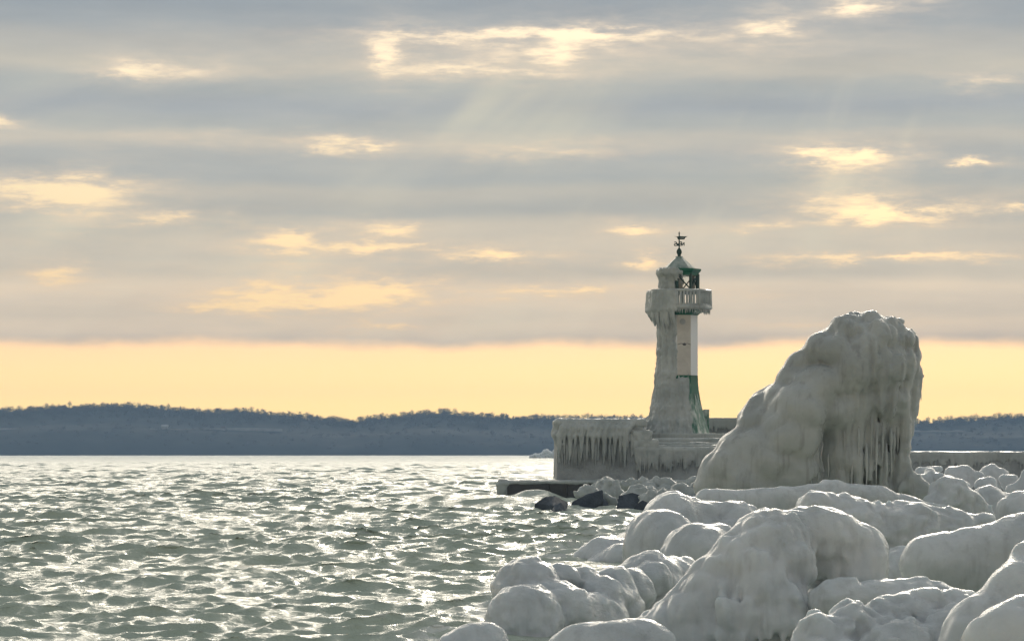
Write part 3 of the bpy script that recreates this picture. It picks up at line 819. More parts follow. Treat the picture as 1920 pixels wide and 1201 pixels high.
# large central block, with an undercut cave and frozen runs down its front
runs = []
g = np.random.default_rng(9)
for i in range(17):
    x = 1352 + i * 9.5 + g.uniform(-3, 3)
    y_ = 1092 + g.uniform(-15, 20); runs.append(((x, y_, 5, -.74), (x - 2, y_ + 42, 10, -.955), 0.07)); runs.append(((x - 2, y_ + 42, 10, -.955), (x - 5, 1195 + g.uniform(-25, 25), 6, -1.05), 0.05))
for i in range(8):
    x = 1560 + i * 13
    runs.append(((x, 1045, 13, .32), (x, 1086, 8, .25), 0.06))
runs.append(((1470, 1128, 34, -.74), (1488, 1160, 34, -.74), 0.15)); runs.append(((1440, 1006, 50, .1), (1545, 1004, 50, .4), 0.15)); runs.append(((1545, 1004, 50, .4), (1612, 1030, 52, .6), 0.15))
boulder('ice_boulder', 'large central ice block with dark undercut hollow and frozen runs down its front', 'ice boulder', 42,
        [(1440, 1032, 79, 0), (1500, 1012, 64, .5), (1555, 1036, 62, .6), (1598, 1050, 58, .7), (1622, 1072, 46, .6), (1398, 1064, 74, -.2), (1345, 1112, 66, -.3),
         (1425, 1115, 84, -.35), (1440, 1175, 76, -.35), (1375, 1195, 100, -.3), (1282, 1172, 66, -.3), (1320, 1215, 90, -.2), (1600, 1085, 50, .5), (1480, 1060, 50, -.3), (1235, 1205, 62, -.2), (1310, 1150, 62, -.35), (1565, 1105, 46, .9), (1540, 1130, 40, .7)],
        0.15, 0.03, 0.035, 1.5, -0.3, 'ice', runs, [(1502, 1078, 13, -.88), (1515, 1092, 21, -.82), (1527, 1108, 18, -.74)], ripple=.008, rib=.035)

# tall leaning ice sculpture with its curtain of icicles
COLD = 80.0
def ice_sculpture():
    root = thing('ice_sculpture', 'tall leaning hump of glaze ice with a fluted icicle curtain on its right side', 'ice sculpture', tuple(at(1520, 925, COLD)))
    F = Field(0.042, 0.12)
    S = [(1352, 892, 44, 0), (1338, 912, 36, 0), (1375, 880, 48, -.2), (1395, 850, 52, 0), (1400, 905, 55, -.3), (1425, 800, 46, .2), (1440, 860, 66, -.2), (1432, 765, 34, .4),
         (1450, 742, 24, .5), (1472, 760, 46, .1), (1480, 815, 62, -.3), (1500, 705, 36, .4), (1492, 690, 25, .5), (1520, 735, 50, -.1), (1543, 722, 42, -.30), (1505, 682, 30, .25), (1488, 718, 36, .2), (1600, 755, 44, .15), (1650, 750, 42, .2), (1680, 760, 28, .4), (1520, 672, 28, .5), (1545, 662, 42, .2),
         (1555, 640, 26, .5), (1588, 628, 40, .2), (1600, 608, 23, .5), (1632, 612, 27, .4), (1640, 640, 42, .1), (1668, 616, 22, .5), (1684, 606, 12, .6), (1690, 640, 30, .4), (1702, 632, 18, .7),
         (1600, 690, 52, -.12), (1650, 690, 50, .0), (1690, 680, 34, .3), (1708, 668, 20, .6), (1712, 700, 19, .7), (1625, 660, 40, -.12), (1570, 660, 36, -.2), (1565, 770, 42, -.1), (1500, 770, 55, -.4), (1480, 890, 60, -.1),
         (1420, 920, 50, -.3), (1690, 715, 30, .5),
         # foot on the right
         (1700, 908, 28, .4), (1720, 925, 24, .3), (1688, 890, 20, .6), (1678, 870, 14, .8), (1660, 925, 30, .6), (1600, 930, 30, .8)]
    for s in S: px_ball(F, *s[:3], COLD, s[3])
    g = np.random.default_rng(4)
    # hollow back wall under the overhang
    for i in range(11):
        x = 1545 + i * 13.5
        px_cone(F, (x, 740, 22, .55 + .25 * g.uniform(-1, 1)), (x + g.uniform(-4, 4), 930, 14, .75 + .3 * g.uniform(-1, 1)), COLD, 0.16)
    # curtain of fused flutes hanging in front of it
    for (x, y0, y1, r0, r1, o) in [(1498, 850, 925, 12, 7, -.55), (1512, 820, 915, 20, 7, -.5), (1530, 790, 872, 18, 5, -.45), (1690, 700, 850, 18, 4, .3), (1704, 690, 812, 16, 4, .5), (1715, 690, 775, 12, 3, .65)]:
        px_cone(F, (x, y0, r0, o), (x - 1, y1, r1, o + .1), COLD, 0.09)
    for i in range(34):
        x = 1545 + i * 4.6 + g.uniform(-2.5, 2.5); t = i / 33.0
        y0 = 715 - 50 * t + g.uniform(-45, 55); long = g.uniform() < .55
        y1 = 930 if long else g.uniform(835, 905)
        o = -.12 - .40 * math.sin(3.1 * min(1, t * 1.15)) + g.uniform(-.12, .15) + .36 * t
        px_cone(F, (x, y0, g.uniform(8, 15), o + .12), (x + g.uniform(-2, 2), y1, g.uniform(5, 9) if long else 2.5, o + .16), COLD, 0.07)
    for s in [(1524, 905, 10, -.6), (1538, 900, 13, -.35), (1544, 915, 9, -.3), (1648, 760, 7, -.75), (1643, 755, 6, -.8)]: px_ball(F, s[0], s[1], s[2], COLD, s[3], 0.1, True)
    def nz(P):
        up = np.clip((P[:, 0] - at(1560, 0, COLD)[0]) / 1.2, 0, 1)
        n = 0.05 * fbm(P * 1.2 + 9, 3) - 0.115 * (np.abs(perlin(P * 1.25 + 31)) - .25)
        n -= up * 0.16 * (np.abs(perlin(np.stack([P[:, 0] * 3.6, P[:, 1] * 3, P[:, 2] * .35 + 3], 1))) - .2)
        n += up * (0.07 * perlin(np.stack([P[:, 0] * 5.5, P[:, 1] * 4, P[:, 2] * .45], 1)) + 0.03 * perlin(P * 5.5))
        return n
    me = F.mesh('glaze_mass', at(0, 950, COLD)[2], nz)
    V0 = np.array(root.location)
    co = np.empty(len(me.vertices) * 3, np.float32); me.vertices.foreach_get('co', co)
    me.vertices.foreach_set('co', (co.reshape(-1, 3) - V0).astype(np.float32).ravel()); me.update()
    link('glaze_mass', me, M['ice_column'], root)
    # free hanging icicles along the lower edge of the curtain
    for (x, y0, y1, r, o) in [(1727, 705, 752, 2.6, .72), (1722, 700, 770, 4, .7), (1717, 740, 800, 4.5, .66), (1710, 770, 822, 4, .6), (1703, 780, 836, 4.5, .55), (1697, 790, 845, 5, .5), (1690, 800, 846, 5, .42),
                              (1683, 790, 850, 5, .3), (1676, 810, 868, 4.5, .2), (1671, 800, 905, 4, .1), (1662, 830, 926, 3.5, -.02), (1655, 790, 880, 3, -.1), (1643, 800, 915, 3.6, -.2), (1634, 780, 862, 3, -.25), (1625, 830, 922, 3.5, -.3), (1610, 800, 890, 3, -.3), (1597, 850, 925, 3.2, -.3), (1583, 800, 872, 3, -.32), (1570, 840, 918, 3, -.25), (1553, 850, 900, 3, -.2), (1534, 850, 912, 3, -.35), (1520, 880, 926, 3, -.5)]:
        bm = bmesh.new(); n = 6; pts = []; rad = []
        for i in range(n):
            t = i / (n - 1); p = at(x + random.uniform(-.6, .6), y0 + (y1 - y0) * t, COLD + o - .05); pts.append(tuple(p - V0)); rad.append(r / FPX * COLD * min(1, .25 + 3.5 * t) * (1 - t) ** .75 * (1 + .25 * math.sin(i * 2.1 + x)) + .004)
        add_tube(bm, pts, rad, 7)
        link('icicle', mesh_bm('icicle', bm, True), M['ice_column'], root)
ice_sculpture()


# ------------------------------------------------------------------ pier head
PD = 174.0
def PX(px, d=PD): return (px - 960) / FPX * d
def PZ(py, d=PD): return EYE + (HOR - py) / FPX * d

def icicle_bm(bm, p, L, r, lean=0.0, seg=5):
    pts = [(p[0] + lean * t * L, p[1], p[2] - L * t) for t in (0, .35, .7, 1)]
    add_tube(bm, pts, [r, r * .8, r * .45, .006], seg)

def pier():
    root = thing('pier_head', 'ice draped concrete pier head carrying the lighthouse', 'pier', (PX(1120), PD, PZ(895)))
    def P(name, me, mat):
        o = link(name, me, mat, root); o.location = [-c for c in root.location]; return o
    # massive head block, slightly battered
    bm = bmesh.new()
    x0, x1 = PX(1043), PX(1196)
    b = [(x0 + .04, PD), (x1, PD), (x1, PD + 15), (x0 + .04, PD + 15)]; tpt = [(x0 + .12, PD + .12), (x1, PD + .12), (x1, PD + 15), (x0 + .12, PD + 15)]
    vb = [bm.verts.new((x, y, PZ(900))) for x, y in b]; vt = [bm.verts.new((x, y, PZ(793))) for x, y in tpt]
    bm.faces.new(vb); bm.faces.new(vt)
    for i in range(4): bm.faces.new((vb[i], vb[(i + 1) % 4], vt[(i + 1) % 4], vt[i]))
    P('head_block', mesh_bm('head_block', bm), M['rime'])
    # lower quay wall to the right, running behind the ice sculpture
    bm = bmesh.new(); add_box(bm, PX(1197), PX(1500), PD + .05, PD + 14, PZ(905), PZ(841)); P('quay_wall', mesh_bm('quay_wall', bm), M['rime'])
    # platform under the lighthouse, with shallow icy steps
    bm = bmesh.new(); add_box(bm, PX(1212), PX(1500), 178.6, 192, 3.0, PZ(813, 184), .05); P('platform', mesh_bm('platform', bm), M['ice_far'])
    for i, (py, yy) in enumerate([(834, 175.6), (828.5, 176.6), (821, 177.6)]):
        F = Field(0.07, .1); F.box((PX(1225 + 3 * i), yy, PZ(845)), (PX(1480), yy + 1.4, PZ(py, yy) - .1), 0.1)
        P('step', F.mesh('step', None, lambda Q: .07 * fbm(Q * 1.5, 3)), M['ice_far'])
    # ice cap and drapery over the head block
    F = Field(0.058, 0.06)
    zt = PZ(791); yf = PD + .1
    F.box((PX(1046), yf + .12, zt - .1), (PX(1208), PD + 9, zt + .02), .2)
    F.cone((PX(1046), yf + .1, zt - .06), (PX(1160), yf + .05, zt - .08), .27, .23)
    F.cone((PX(1049), yf + .2, zt - .1), (PX(1043), yf + .3, PZ(812)), .36, .34); F.cone((PX(1043), yf + .3, PZ(812)), (PX(1045), yf + .3, PZ(836)), .3, .1); F.cone((PX(1043), yf, PZ(815)), (PX(1046), yf, PZ(838)), .26, .08)
    g = np.random.default_rng(21)
    xs = [1049, 1058, 1069, 1079, 1090, 1101, 1112, 1122, 1133, 1144, 1153, 1163, 1172]
    for i, x in enumerate(xs):
        big = i % 2 == 0
        bt = (g.uniform(856, 878) if big else g.uniform(842, 866))
        r = .21 if big else .14
        F.cone((PX(x + 16), yf - .02, PZ(792)), (PX(x + 5), yf - .3, PZ(803)), r * .9, r)
        F.cone((PX(x + 5), yf - .3, PZ(803)), (PX(x), yf - .36, PZ(816)), r, r * .9)
        F.cone((PX(x), yf - .36, PZ(816)), (PX(x - 1), yf - .3, PZ(bt)), r * .9, .03)
    for i in range(34):
        x = 1046 + i * 4.4 + g.uniform(-2, 2)
        F.cone((PX(x), yf - .1, PZ(808)), (PX(x), yf - .12, PZ(g.uniform(846, 882))), .11, .025, .05)
    def nz(Q): return .035 * fbm(Q * 2.2, 3) + .03 * perlin(np.stack([Q[:, 0] * 7, Q[:, 1] * 5, Q[:, 2] * .7], 1))
    P('ice_drape', F.mesh('ice_drape', PZ(880), nz), M['ice_far'])
    # stepped parapet blocks going down to the right
    for (a, b2, t, bt) in [(1168, 1207, 788, 806), (1184, 1223, 806, 823), (1186, 1235, 822.5, 842)]:
        F = Field(0.05, .1); r = .15; yy = PD - .1 if a > 1170 else PD + .15
        F.box((PX(a) + r, yy + r, PZ(bt)), (PX(b2) - r, yy + 2.2, PZ(t) - r), r)
        gg = np.random.default_rng(int(a))
        for i in range(int((b2 - a) / 3.2)):
            x = a + 3 + i * 3.1; F.cone((PX(x), yy + .05, PZ(t + 4)), (PX(x), yy, PZ(bt + gg.uniform(-5, 2))), .09, .04, .04)
        P('parapet_block', F.mesh('parapet_block', None, lambda Q: .05 * fbm(Q * 2.3, 3)), M['ice_far'])
    # curtain along the lower quay wall
    F = Field(0.055, .07)
    F.cone((PX(1194), PD - .02, PZ(843)), (PX(1440), PD - .02, PZ(842)), .19, .19)
    for i in range(75):
        x = 1191 + i * 2.6 + g.uniform(-1, 1)
        F.cone((PX(x), PD - .1, PZ(843)), (PX(x), PD - .06, PZ(g.uniform(864, 889) - (5 if i > 40 else 0))), .11, .03, .05)
    P('ice_curtain', F.mesh('ice_curtain', PZ(890), nz), M['ice_far'])
    bm = bmesh.new()
    for i in range(80):
        x = 1046 + g.uniform(0, 130); icicle_bm(bm, (PX(x), yf - .25, PZ(832)), g.uniform(.6, 1.7), .045)
    for i in range(90):
        x = 1192 + g.uniform(0, 150); icicle_bm(bm, (PX(x), PD - .13, PZ(852)), g.uniform(.4, 1.1), .035)
    o = P('icicle_fringe', mesh_bm('icicle_fringe', bm, True), M['ice_far']); o['kind'] = 'stuff'
    # low apron with dark wet front and an ice cap
    bm = bmesh.new()
    for (a, b2, dz) in [(951, 1030, 0), (1030.6, 1064, .03), (1064.6, 1320, -.02)]:
        add_box(bm, PX(a, 171), PX(b2, 171), 171 + abs(dz), 175.5, -1.5, PZ(905.5, 171))
    P('apron', mesh_bm('apron', bm), M['wet'])
    F = Field(0.07, .12)
    F.box((PX(940, 171), 171.2, -.2), (PX(947, 171), 174.6, PZ(905, 171)), .24)
    F.box((PX(945, 171), 171.0, PZ(904, 171)), (PX(1318, 171), 174.6, PZ(903.5, 171)), .10)
    for i in range(8): F.cone((PX(934 + i * 2.4, 171), 170.85, PZ(908, 171)), (PX(935 + i * 2.2, 171), 170.9, PZ(936 - (i > 4) * 8 * (i - 4), 171)), .14, .05, .08)
    P('ice_cap', F.mesh('ice_cap', -.3, lambda Q: .06 * fbm(Q * 1.6, 3) + .03 * perlin(Q * 4)), M['ice_far'])
    # parapet wall that runs on behind the tower
    bm = bmesh.new(); add_box(bm, PX(1300, 190), PX(1560, 190), 190, 191.2, 3.5, PZ(785, 190)); P('rear_parapet', mesh_bm('rear_parapet', bm), M['rime'])
    F = Field(0.07, .06); F.cone((PX(1300, 190), 190, PZ(786, 190)), (PX(1500, 190), 190, PZ(786, 190)), .13, .13)
    for i in range(70):
        x = 1322 + i * 1.6; F.cone((PX(x, 190), 189.95, PZ(787, 190)), (PX(x, 190), 189.92, PZ(g.uniform(797, 811), 190)), .08, .04, .04)
    P('rear_ice_curtain', F.mesh('rear_ice_curtain', None, None), M['ice_far'])
pier()

# far harbour wall on the right
def harbour_wall():
    d = 150.0
    root = thing('harbour_wall', 'long straight ice coated harbour wall with a bright snowy top on the right', 'wall', (PX(1800, d), d, 0.5))
    off = [-c for c in root.location]
    bm = bmesh.new(); add_box(bm, PX(1560, d), PX(2300, d), d, d + 3, -1, PZ(849, d)); o = link('wall', mesh_bm('wall', bm), M['rime'], root); o.location = off
    F = Field(0.06, .07); g = np.random.default_rng(2)
    F.box((PX(1600, d), d - .03, PZ(850, d)), (PX(2100, d), d + 2.9, PZ(849.5, d)), .09)
    for i in range(190):
        x = 1640 + i * 2.0 + g.uniform(-.8, .8); F.cone((PX(x, d), d - .06, PZ(850, d)), (PX(x, d), d - .03, PZ(g.uniform(860, 880), d)), .08, .03, .05)
    o = link('ice_curtain', F.mesh('ice_curtain', .8, lambda Q: .04 * fbm(Q * 1.5, 3)), M['ice_far'], root); o.location = off
harbour_wall()


# ------------------------------------------------------------------ lighthouse
LD = 184.0; LS = LD / FPX
LX = (1273.5 - 960) * LS
def LZ(py): return EYE + (HOR - py) * LS - LBASE
LBASE = 0.0
LBASE = LZ(814)
A0 = R(10)
def oct_pt(r, kx):
    a = A0 + kx * math.pi / 4
    return Vector((r * LS * math.cos(a), -r * LS * math.sin(a), 0))

def lighthouse():
    root = thing('lighthouse', 'white and green octagonal lighthouse half buried in wind blown ice', 'lighthouse', (LX, LD, LBASE))
    def P(name, bm, mat, smooth=False, parent=None):
        me = mesh_bm(name, bm, smooth) if isinstance(bm, bmesh.types.BMesh) else bm
        return link(name, me, mat, parent or root)
    def prof(l): return [(LZ(y), r * LS) for y, r in l]
    bm = bmesh.new(); add_rings(bm, prof([(703.5, 35), (650, 34.8), (591, 34.6)]), 8, A0)
    me = mesh_bm('tower', bm); me.materials.append(M['white']); me.materials.append(M['glaze'])
    for f in me.polygons:       # the face turned to the camera carries a thin beige glaze of ice
        n = f.normal
        if n.y < -0.9 and abs(n.z) < .3: f.material_index = 1
    link('tower', me, None, root)
    bp = [(816, 58), (806, 54.5), (795, 51), (780, 46.5), (765, 42.5), (748, 39), (730, 36.6), (715, 35.4), (703.7, 35.1)]
    bm = bmesh.new(); add_rings(bm, prof(bp), 8, A0); P('tower_base', bm, M['green'])
    # frosted lower part, a shell just proud of the painted base, with an irregular upper edge
    bm = bmesh.new()
    def rb(y): return float(np.interp(y, [p[0] for p in bp][::-1], [p[1] for p in bp][::-1]))
    for kf in range(-2, 3):
        n = 10; tops = [742 + 12 * math.sin(i * 1.9 + kf) + (14 if kf == 0 else 0) * abs(i - 4) / 5 - (30 if kf == 1 else 0) for i in range(n + 1)]
        cols = []
        for i in range(n + 1):
            c = []
            for j in range(7):
                y = 816 + (tops[i] - 816) * j / 6; r = rb(y) + .55 - .35 * (j == 6)
                p = oct_pt(r, kf).lerp(oct_pt(r, kf + 1), i / n); c.append(bm.verts.new((p.x, p.y, LZ(y))))
            cols.append(c)
        for c0, c1 in zip(cols, cols[1:]):
            for j in range(6): bm.faces.new((c0[j], c0[j + 1], c1[j + 1], c1[j]))
    P('frost_coat', bm, M['frost_green'], True)
    # porthole on the camera-side face
    nrm = (oct_pt(1, 1) + oct_pt(1, 2)).normalized(); mid = (oct_pt(34.7, 1) + oct_pt(34.7, 2)) / 2
    c = Vector((mid.x - 2.5 * LS, mid.y, LZ(604)))
    bm = bmesh.new(); add_tube(bm, [c - nrm * .05, c + nrm * .05], 5.5 * LS, 16); P('porthole', bm, M['concrete'])
    # gallery: corbel, deck, railing
    bm = bmesh.new(); add_rings(bm, prof([(591.5, 34.9), (588, 39), (583, 50), (580.5, 53)]), 8, A0); P('corbel', bm, M['green'])
    bm = bmesh.new(); add_rings(bm, prof([(580, 57.5), (574, 57.5)]), 8, A0); P('gallery_deck', bm, M['frost_green'])
    bal_bm = bmesh.new(); add_tube(bal_bm, [(0, 0, LZ(577) - LZ(577)), (0, 0, (577 - 572) * LS), (0, 0, (577 - 560) * LS), (0, 0, (577 - 547) * LS)], [.11, .075, .065, .09], 6)
    bal = mesh_bm('baluster', bal_bm, True); bal.materials.append(M['ice_far'])
    thin_bm = bmesh.new(); add_tube(thin_bm, [(0, 0, 0), (0, 0, (577 - 547) * LS)], .045, 6)
    thin = mesh_bm('baluster', thin_bm, True); thin.materials.append(M['ice_far'])
    for kf in range(8):
        a, b = oct_pt(58.5, kf), oct_pt(58.5, kf + 1)
        n = 7 if kf == 1 else 8
        for i in range(n):
            p = a.lerp(b, (i + .5) / n); o = link('baluster', bal if kf in (1,) else thin, None, root); o.location = (p.x, p.y, LZ(577))
            o.rotation_euler.z = random.uniform(0, 6)
        for (y, r, nmr) in [(546.5, .10, 'top_rail'), (572.5, .075, 'bottom_rail')]:
            bm = bmesh.new(); add_tube(bm, [(a.x, a.y, LZ(y)), (b.x, b.y, LZ(y))], r, 8); P(nmr, bm, M['ice_far'], True)
        p = a; bm = bmesh.new(); add_tube(bm, [(p.x, p.y, LZ(578)), (p.x, p.y, LZ(545))], [.12, .10], 8); P('rail_post', bm, M['ice_far'], True)
    # fringe of icicles under the deck edge
    bm = bmesh.new(); g = np.random.default_rng(8)
    for kf in (0, 1, 7):
        a, b = oct_pt(58.3, kf), oct_pt(58.3, kf + 1)
        for i in range(34):
            p = a.lerp(b, g.uniform(0, 1)); icicle_bm(bm, (p.x, p.y, LZ(577)), g.uniform(.18, .48), .055, g.uniform(-.05, .1))
        add_tube(bm, [(a.x, a.y, LZ(577)), (b.x, b.y, LZ(577))], .16, 7)
    o = P('icicle_fringe', bm, M['ice_far'], True); o['kind'] = 'stuff'
    # heavy ice on the windward (left) side of the gallery, with a beard of swept icicles
    F = Field(0.042, .09)
    for kf in (2, 3, 4):
        a, b = oct_pt(57, kf), oct_pt(57, kf + 1)
        if kf == 4: b = a.lerp(b, .5)
        for t in np.linspace(0.06 if kf == 2 else 0, 1, 11):
            p = a.lerp(b, float(t)); F.cone((p.x, p.y, LZ(549.5)), (p.x * 1.03, p.y * 1.03, LZ(581)), .17, .17 + .09 * g.uniform(), .07)
    beard = bmesh.new()
    for i in range(64):
        kf = 2 + g.uniform(.03, 2.6); a, b = oct_pt(60, int(kf)), oct_pt(60, int(kf) + 1); p = a.lerp(b, kf - int(kf))
        y1 = float(np.interp(p.x / LS, [-60, -55, -48, -42, -34, -24, -12], [592, 604, 614, 627, 620, 617, 604])) - 16 * g.uniform() ** 1.6 + 4
        y1 = max(y1, 585); ym = .5 * (y1 + 578); sw = g.uniform(.02, .20)
        q0 = (p.x * 1.01, p.y * 1.01, LZ(577)); q1 = (p.x * .99 + sw * .3, p.y * .98, LZ(ym)); q2 = (p.x * .93 + sw, p.y * .92, LZ(y1))
        if i % 2: F.cone(q0, q1, .13, .09, .03); F.cone(q1, q2, .09, .015, .03)
        else: add_tube(beard, [q0, q1, q2], [.10, .07, .008], 6)
    o = P('icicle_beard', beard, M['ice_far'], True); o['kind'] = 'stuff'
    P('gallery_ice', F.mesh('gallery_ice', None, lambda Q: np.where(Q[:, 2] > LZ(584), 1, .35) * (.04 * fbm(Q * 2.5, 3) + .045 * perlin(np.stack([Q[:, 0] * 7, Q[:, 1] * 7, Q[:, 2] * .8], 1)))), M['ice_far'])
    # ice robe down the left and front of the tower
    F = Field(0.05, .2)
    def rb2(y): return rb(y) if y > 703 else 34.8
    def ang(a): return Vector((math.cos(a), -math.sin(a), 0))
    for adeg in np.linspace(112, 250, 19):
        e = 1.0 + 2.2 * math.exp(-((adeg - 178) / 42) ** 2)
        pts = []
        for y in (596, 625, 660, 700, 735, 765, 790, 816):
            r = (rb2(y) - 4.0 + e + (3.5 * (y > 690)) + max(0, (y - 740) / 18)) * LS
            q = ang(R(adeg)) * r; pts.append(np.array((q.x, q.y, LZ(y))))
        for p, q in zip(pts, pts[1:]): F.cone(p, q, .21, .21)
    for adeg in np.linspace(70, 112, 8):           # the front face is iced only on its flared foot
        pts = []
        for y in (712 + abs(adeg - 80) * .2, 735, 765, 790, 816):
            r = (rb2(y) - 4.6 + max(0, (y - 700) / 45)) * LS * (0.96 if abs(adeg - 77) < 14 else 1)
            q = ang(R(adeg)) * r; pts.append(np.array((q.x, q.y, LZ(y))))
        for p, q in zip(pts, pts[1:]): F.cone(p, q, .17, .20)
    def nz(Q):
        return .05 * fbm(Q * 1.1, 3) + .085 * perlin(np.stack([Q[:, 0] * 5 + Q[:, 2] * .4, Q[:, 1] * 5, Q[:, 2] * .7], 1)) + .05 * perlin(Q * 4.2)
    P('ice_robe', F.mesh('ice_robe', LZ(818), nz), M['ice_far'])
    # lantern
    bm = bmesh.new(); add_rings(bm, prof([(546, 36), (542, 36)]), 8, A0); P('lantern_floor', bm, M['dark_green'])
    for kf in range(8):
        p = oct_pt(34.5, kf); bm = bmesh.new()
        add_tube(bm, [(p.x, p.y, LZ(545)), (p.x, p.y, LZ(514))], .10 if kf else .13, 6); P('lantern_post', bm, M['dark_green'])
        a, b = oct_pt(34, kf), oct_pt(34, kf + 1)
        if kf in (0, 1, 5, 6, 7):
            bm = bmesh.new()
            add_tube(bm, [(a.x, a.y, LZ(543)), (b.x, b.y, LZ(516))] if kf in (1, 6) else [(b.x, b.y, LZ(543)), (a.x, a.y, LZ(516))], .045, 5)
            P('glazing_bar', bm, M['dark_green'])
        bm = bmesh.new(); a, b = oct_pt(33, kf), oct_pt(33, kf + 1)
        bm.faces.new([bm.verts.new(v) for v in ((a.x, a.y, LZ(543)), (b.x, b.y, LZ(543)), (b.x, b.y, LZ(515)), (a.x, a.y, LZ(515)))])
        P('pane', bm, M['glass'])
    bm = bmesh.new(); add_rings(bm, prof([(543, 6), (534, 6), (533, 9), (524, 9), (521, 5)]), 12, 0); P('lamp_stand', bm, M['concrete'], True)
    # ice on the windward half of the lantern, with swept icicles under the eaves
    F = Field(0.045, .1)
    for adeg in np.linspace(112, 262, 19):
        q0 = ang(R(adeg)) * (34 * LS); q1 = ang(R(adeg)) * (33.5 * LS)
        if 100 < adeg < 120: F.cone((q0.x, q0.y, LZ(528)), (q1.x, q1.y, LZ(545)), .10, .16)
        else: F.cone((q0.x, q0.y, LZ(518)), (q1.x, q1.y, LZ(545)), .15, .18)
    for i in range(40):
        adeg = g.uniform(84, 262); q0 = ang(R(adeg)) * (40 * LS); q1 = ang(R(adeg - g.uniform(0, 10))) * (35.5 * LS)
        F.cone((q0.x, q0.y, LZ(512)), (q1.x, q1.y, LZ(g.uniform(520, 536) if adeg > 105 else g.uniform(516, 524))), .11, .025, .05)
    for adeg in np.linspace(98, 265, 22):
        q0 = ang(R(adeg)) * (39.5 * LS); F.cone((q0.x, q0.y, LZ(507)), (q0.x, q0.y, LZ(514)), .13, .12, .08)
    P('lantern_ice', F.mesh('lantern_ice', None, lambda Q: .05 * fbm(Q * 3, 3) + .05 * perlin(np.stack([Q[:, 0] * 9 + Q[:, 2] * 2.5, Q[:, 1] * 9, Q[:, 2] * 1.2], 1))), M['ice_far'])
    bm = bmesh.new(); add_rings(bm, prof([(517, 36), (512.5, 37), (509, 40.5), (505.5, 41.5), (504.5, 41)]), 8, A0); P('cornice', bm, M['green'])
    bm = bmesh.new(); add_rings(bm, prof([(504.4, 30), (499, 25.5), (491, 16.5), (485, 9.5), (482.5, 7)]), 8, A0); P('roof', bm, M['frost_roof'])
    bm = bmesh.new(); add_rings(bm, prof([(483.5, 7.4), (480.5, 6.6)]), 12, 0); P('roof_cap', bm, M['frost_roof'])
    bm = bmesh.new(); add_rings(bm, prof([(481, 3.2), (478.5, 3.0), (476.5, 3.6), (474, 4.8), (471, 5.1), (468, 4.0), (465.5, 2), (463, .9)]), 14, 0); P('ball_finial', bm, M['dark_green'], True)
    # weather vane: pole, compass arms with letters, little ship
    bm = bmesh.new(); add_tube(bm, [(0, 0, LZ(464)), (0, 0, LZ(440)), (0, 0, LZ(437)), (0, 0, LZ(433.5))], [.045, .035, .05, .006], 6); vane = P('weather_vane', bm, M['dark_green'])
    bm = bmesh.new()
    ax, ay = Vector((math.cos(R(18)), math.sin(R(18)), 0)), Vector((-math.sin(R(18)) * .9, math.cos(R(18)), 0))
    for s in (-1, 1):
        for d_, L in ((ax, 5.0), (ay, 5.0)): add_tube(bm, [Vector((0, 0, LZ(457.2))), d_ * (s * L * LS) + Vector((0, 0, LZ(457.2)))], .022, 5)
    P('compass_arm', bm, M['dark_green'], False, vane)
    def letter(ch, dirn, s):
        strokes = {'S': [(1, 1), (.1, 1), (0, .75), (.1, .55), (.9, .45), (1, .25), (.9, 0), (0, 0)], 'N': [(0, 0), (0, 1), (1, 0), (1, 1)],
                   'W': [(0, 1), (.25, 0), (.5, .7), (.75, 0), (1, 1)], 'E': [(1, 1), (0, 1), (0, .5), (.8, .5), (0, .5), (0, 0), (1, 0)]}[ch]
        bm = bmesh.new(); c = dirn * (s * 7.6 * LS) + Vector((0, 0, LZ(457.2)))
        pts = [c + ax * ((.5 - u) * 4.6 * LS) + Vector((0, 0, (w - .5) * 6.4 * LS)) for u, w in strokes]   # read from behind, so mirrored
        for p, q in zip(pts, pts[1:]): add_tube(bm, [p, q], .030, 4)
        P('compass_letter', bm, M['dark_green'], False, vane)
    letter('S', ax, -1); letter('N', ax, 1); letter('W', ay, 1); letter('E', ay, -1)
    bm = bmesh.new()
    hull = [(-9, 443), (-3.6, 443.4), (0, 442.6), (8, 443.0), (15.5, 443.0), (11.5, 445.4), (9.5, 448.8), (-2.5, 448.8), (-3.6, 445.5), (-5, 443.9)]
    f0 = [bm.verts.new((x * LS, -.05, LZ(y))) for x, y in hull]; f1 = [bm.verts.new((x * LS, .05, LZ(y))) for x, y in hull]
    bm.faces.new(f0); bm.faces.new(f1)
    for i in range(len(hull)): bm.faces.new((f0[i], f0[(i + 1) % len(hull)], f1[(i + 1) % len(hull)], f1[i]))
    ship = P('ship_silhouette', bm, M['dark_green'], False, vane)
    bm = bmesh.new()
    for i in range(4): add_box(bm, (2 + i * 1.75) * LS, (3.2 + i * 1.75) * LS, -.058, -.052, LZ(447.0), LZ(445.2))
    P('plate_mark', bm, M['pale'], False, vane)
lighthouse()

# small green cabinet beside the tower foot
t = thing('switch_cabinet', 'small green metal cabinet standing at the right foot of the lighthouse', 'cabinet', (PX(1324, 186), 186, PZ(814, 186)))
bm = bmesh.new(); add_box(bm, -5 * .0349, 5.2 * .0349, -.3, .3, 0, 47 * .0349, .02); link('body', mesh_bm('body', bm), M['frost_green'], t)
F = Field(.04, .06)
F.cone((-.16, -.3, .0), (-.2, -.3, 1.55), .09, .07); F.cone((-.02, -.32, .1), (-.05, -.32, 1.3), .07, .03)
link('ice_crust', F.mesh('ice_crust', None, lambda Q: .03 * fbm(Q * 3, 2)), M['ice_far'], t)


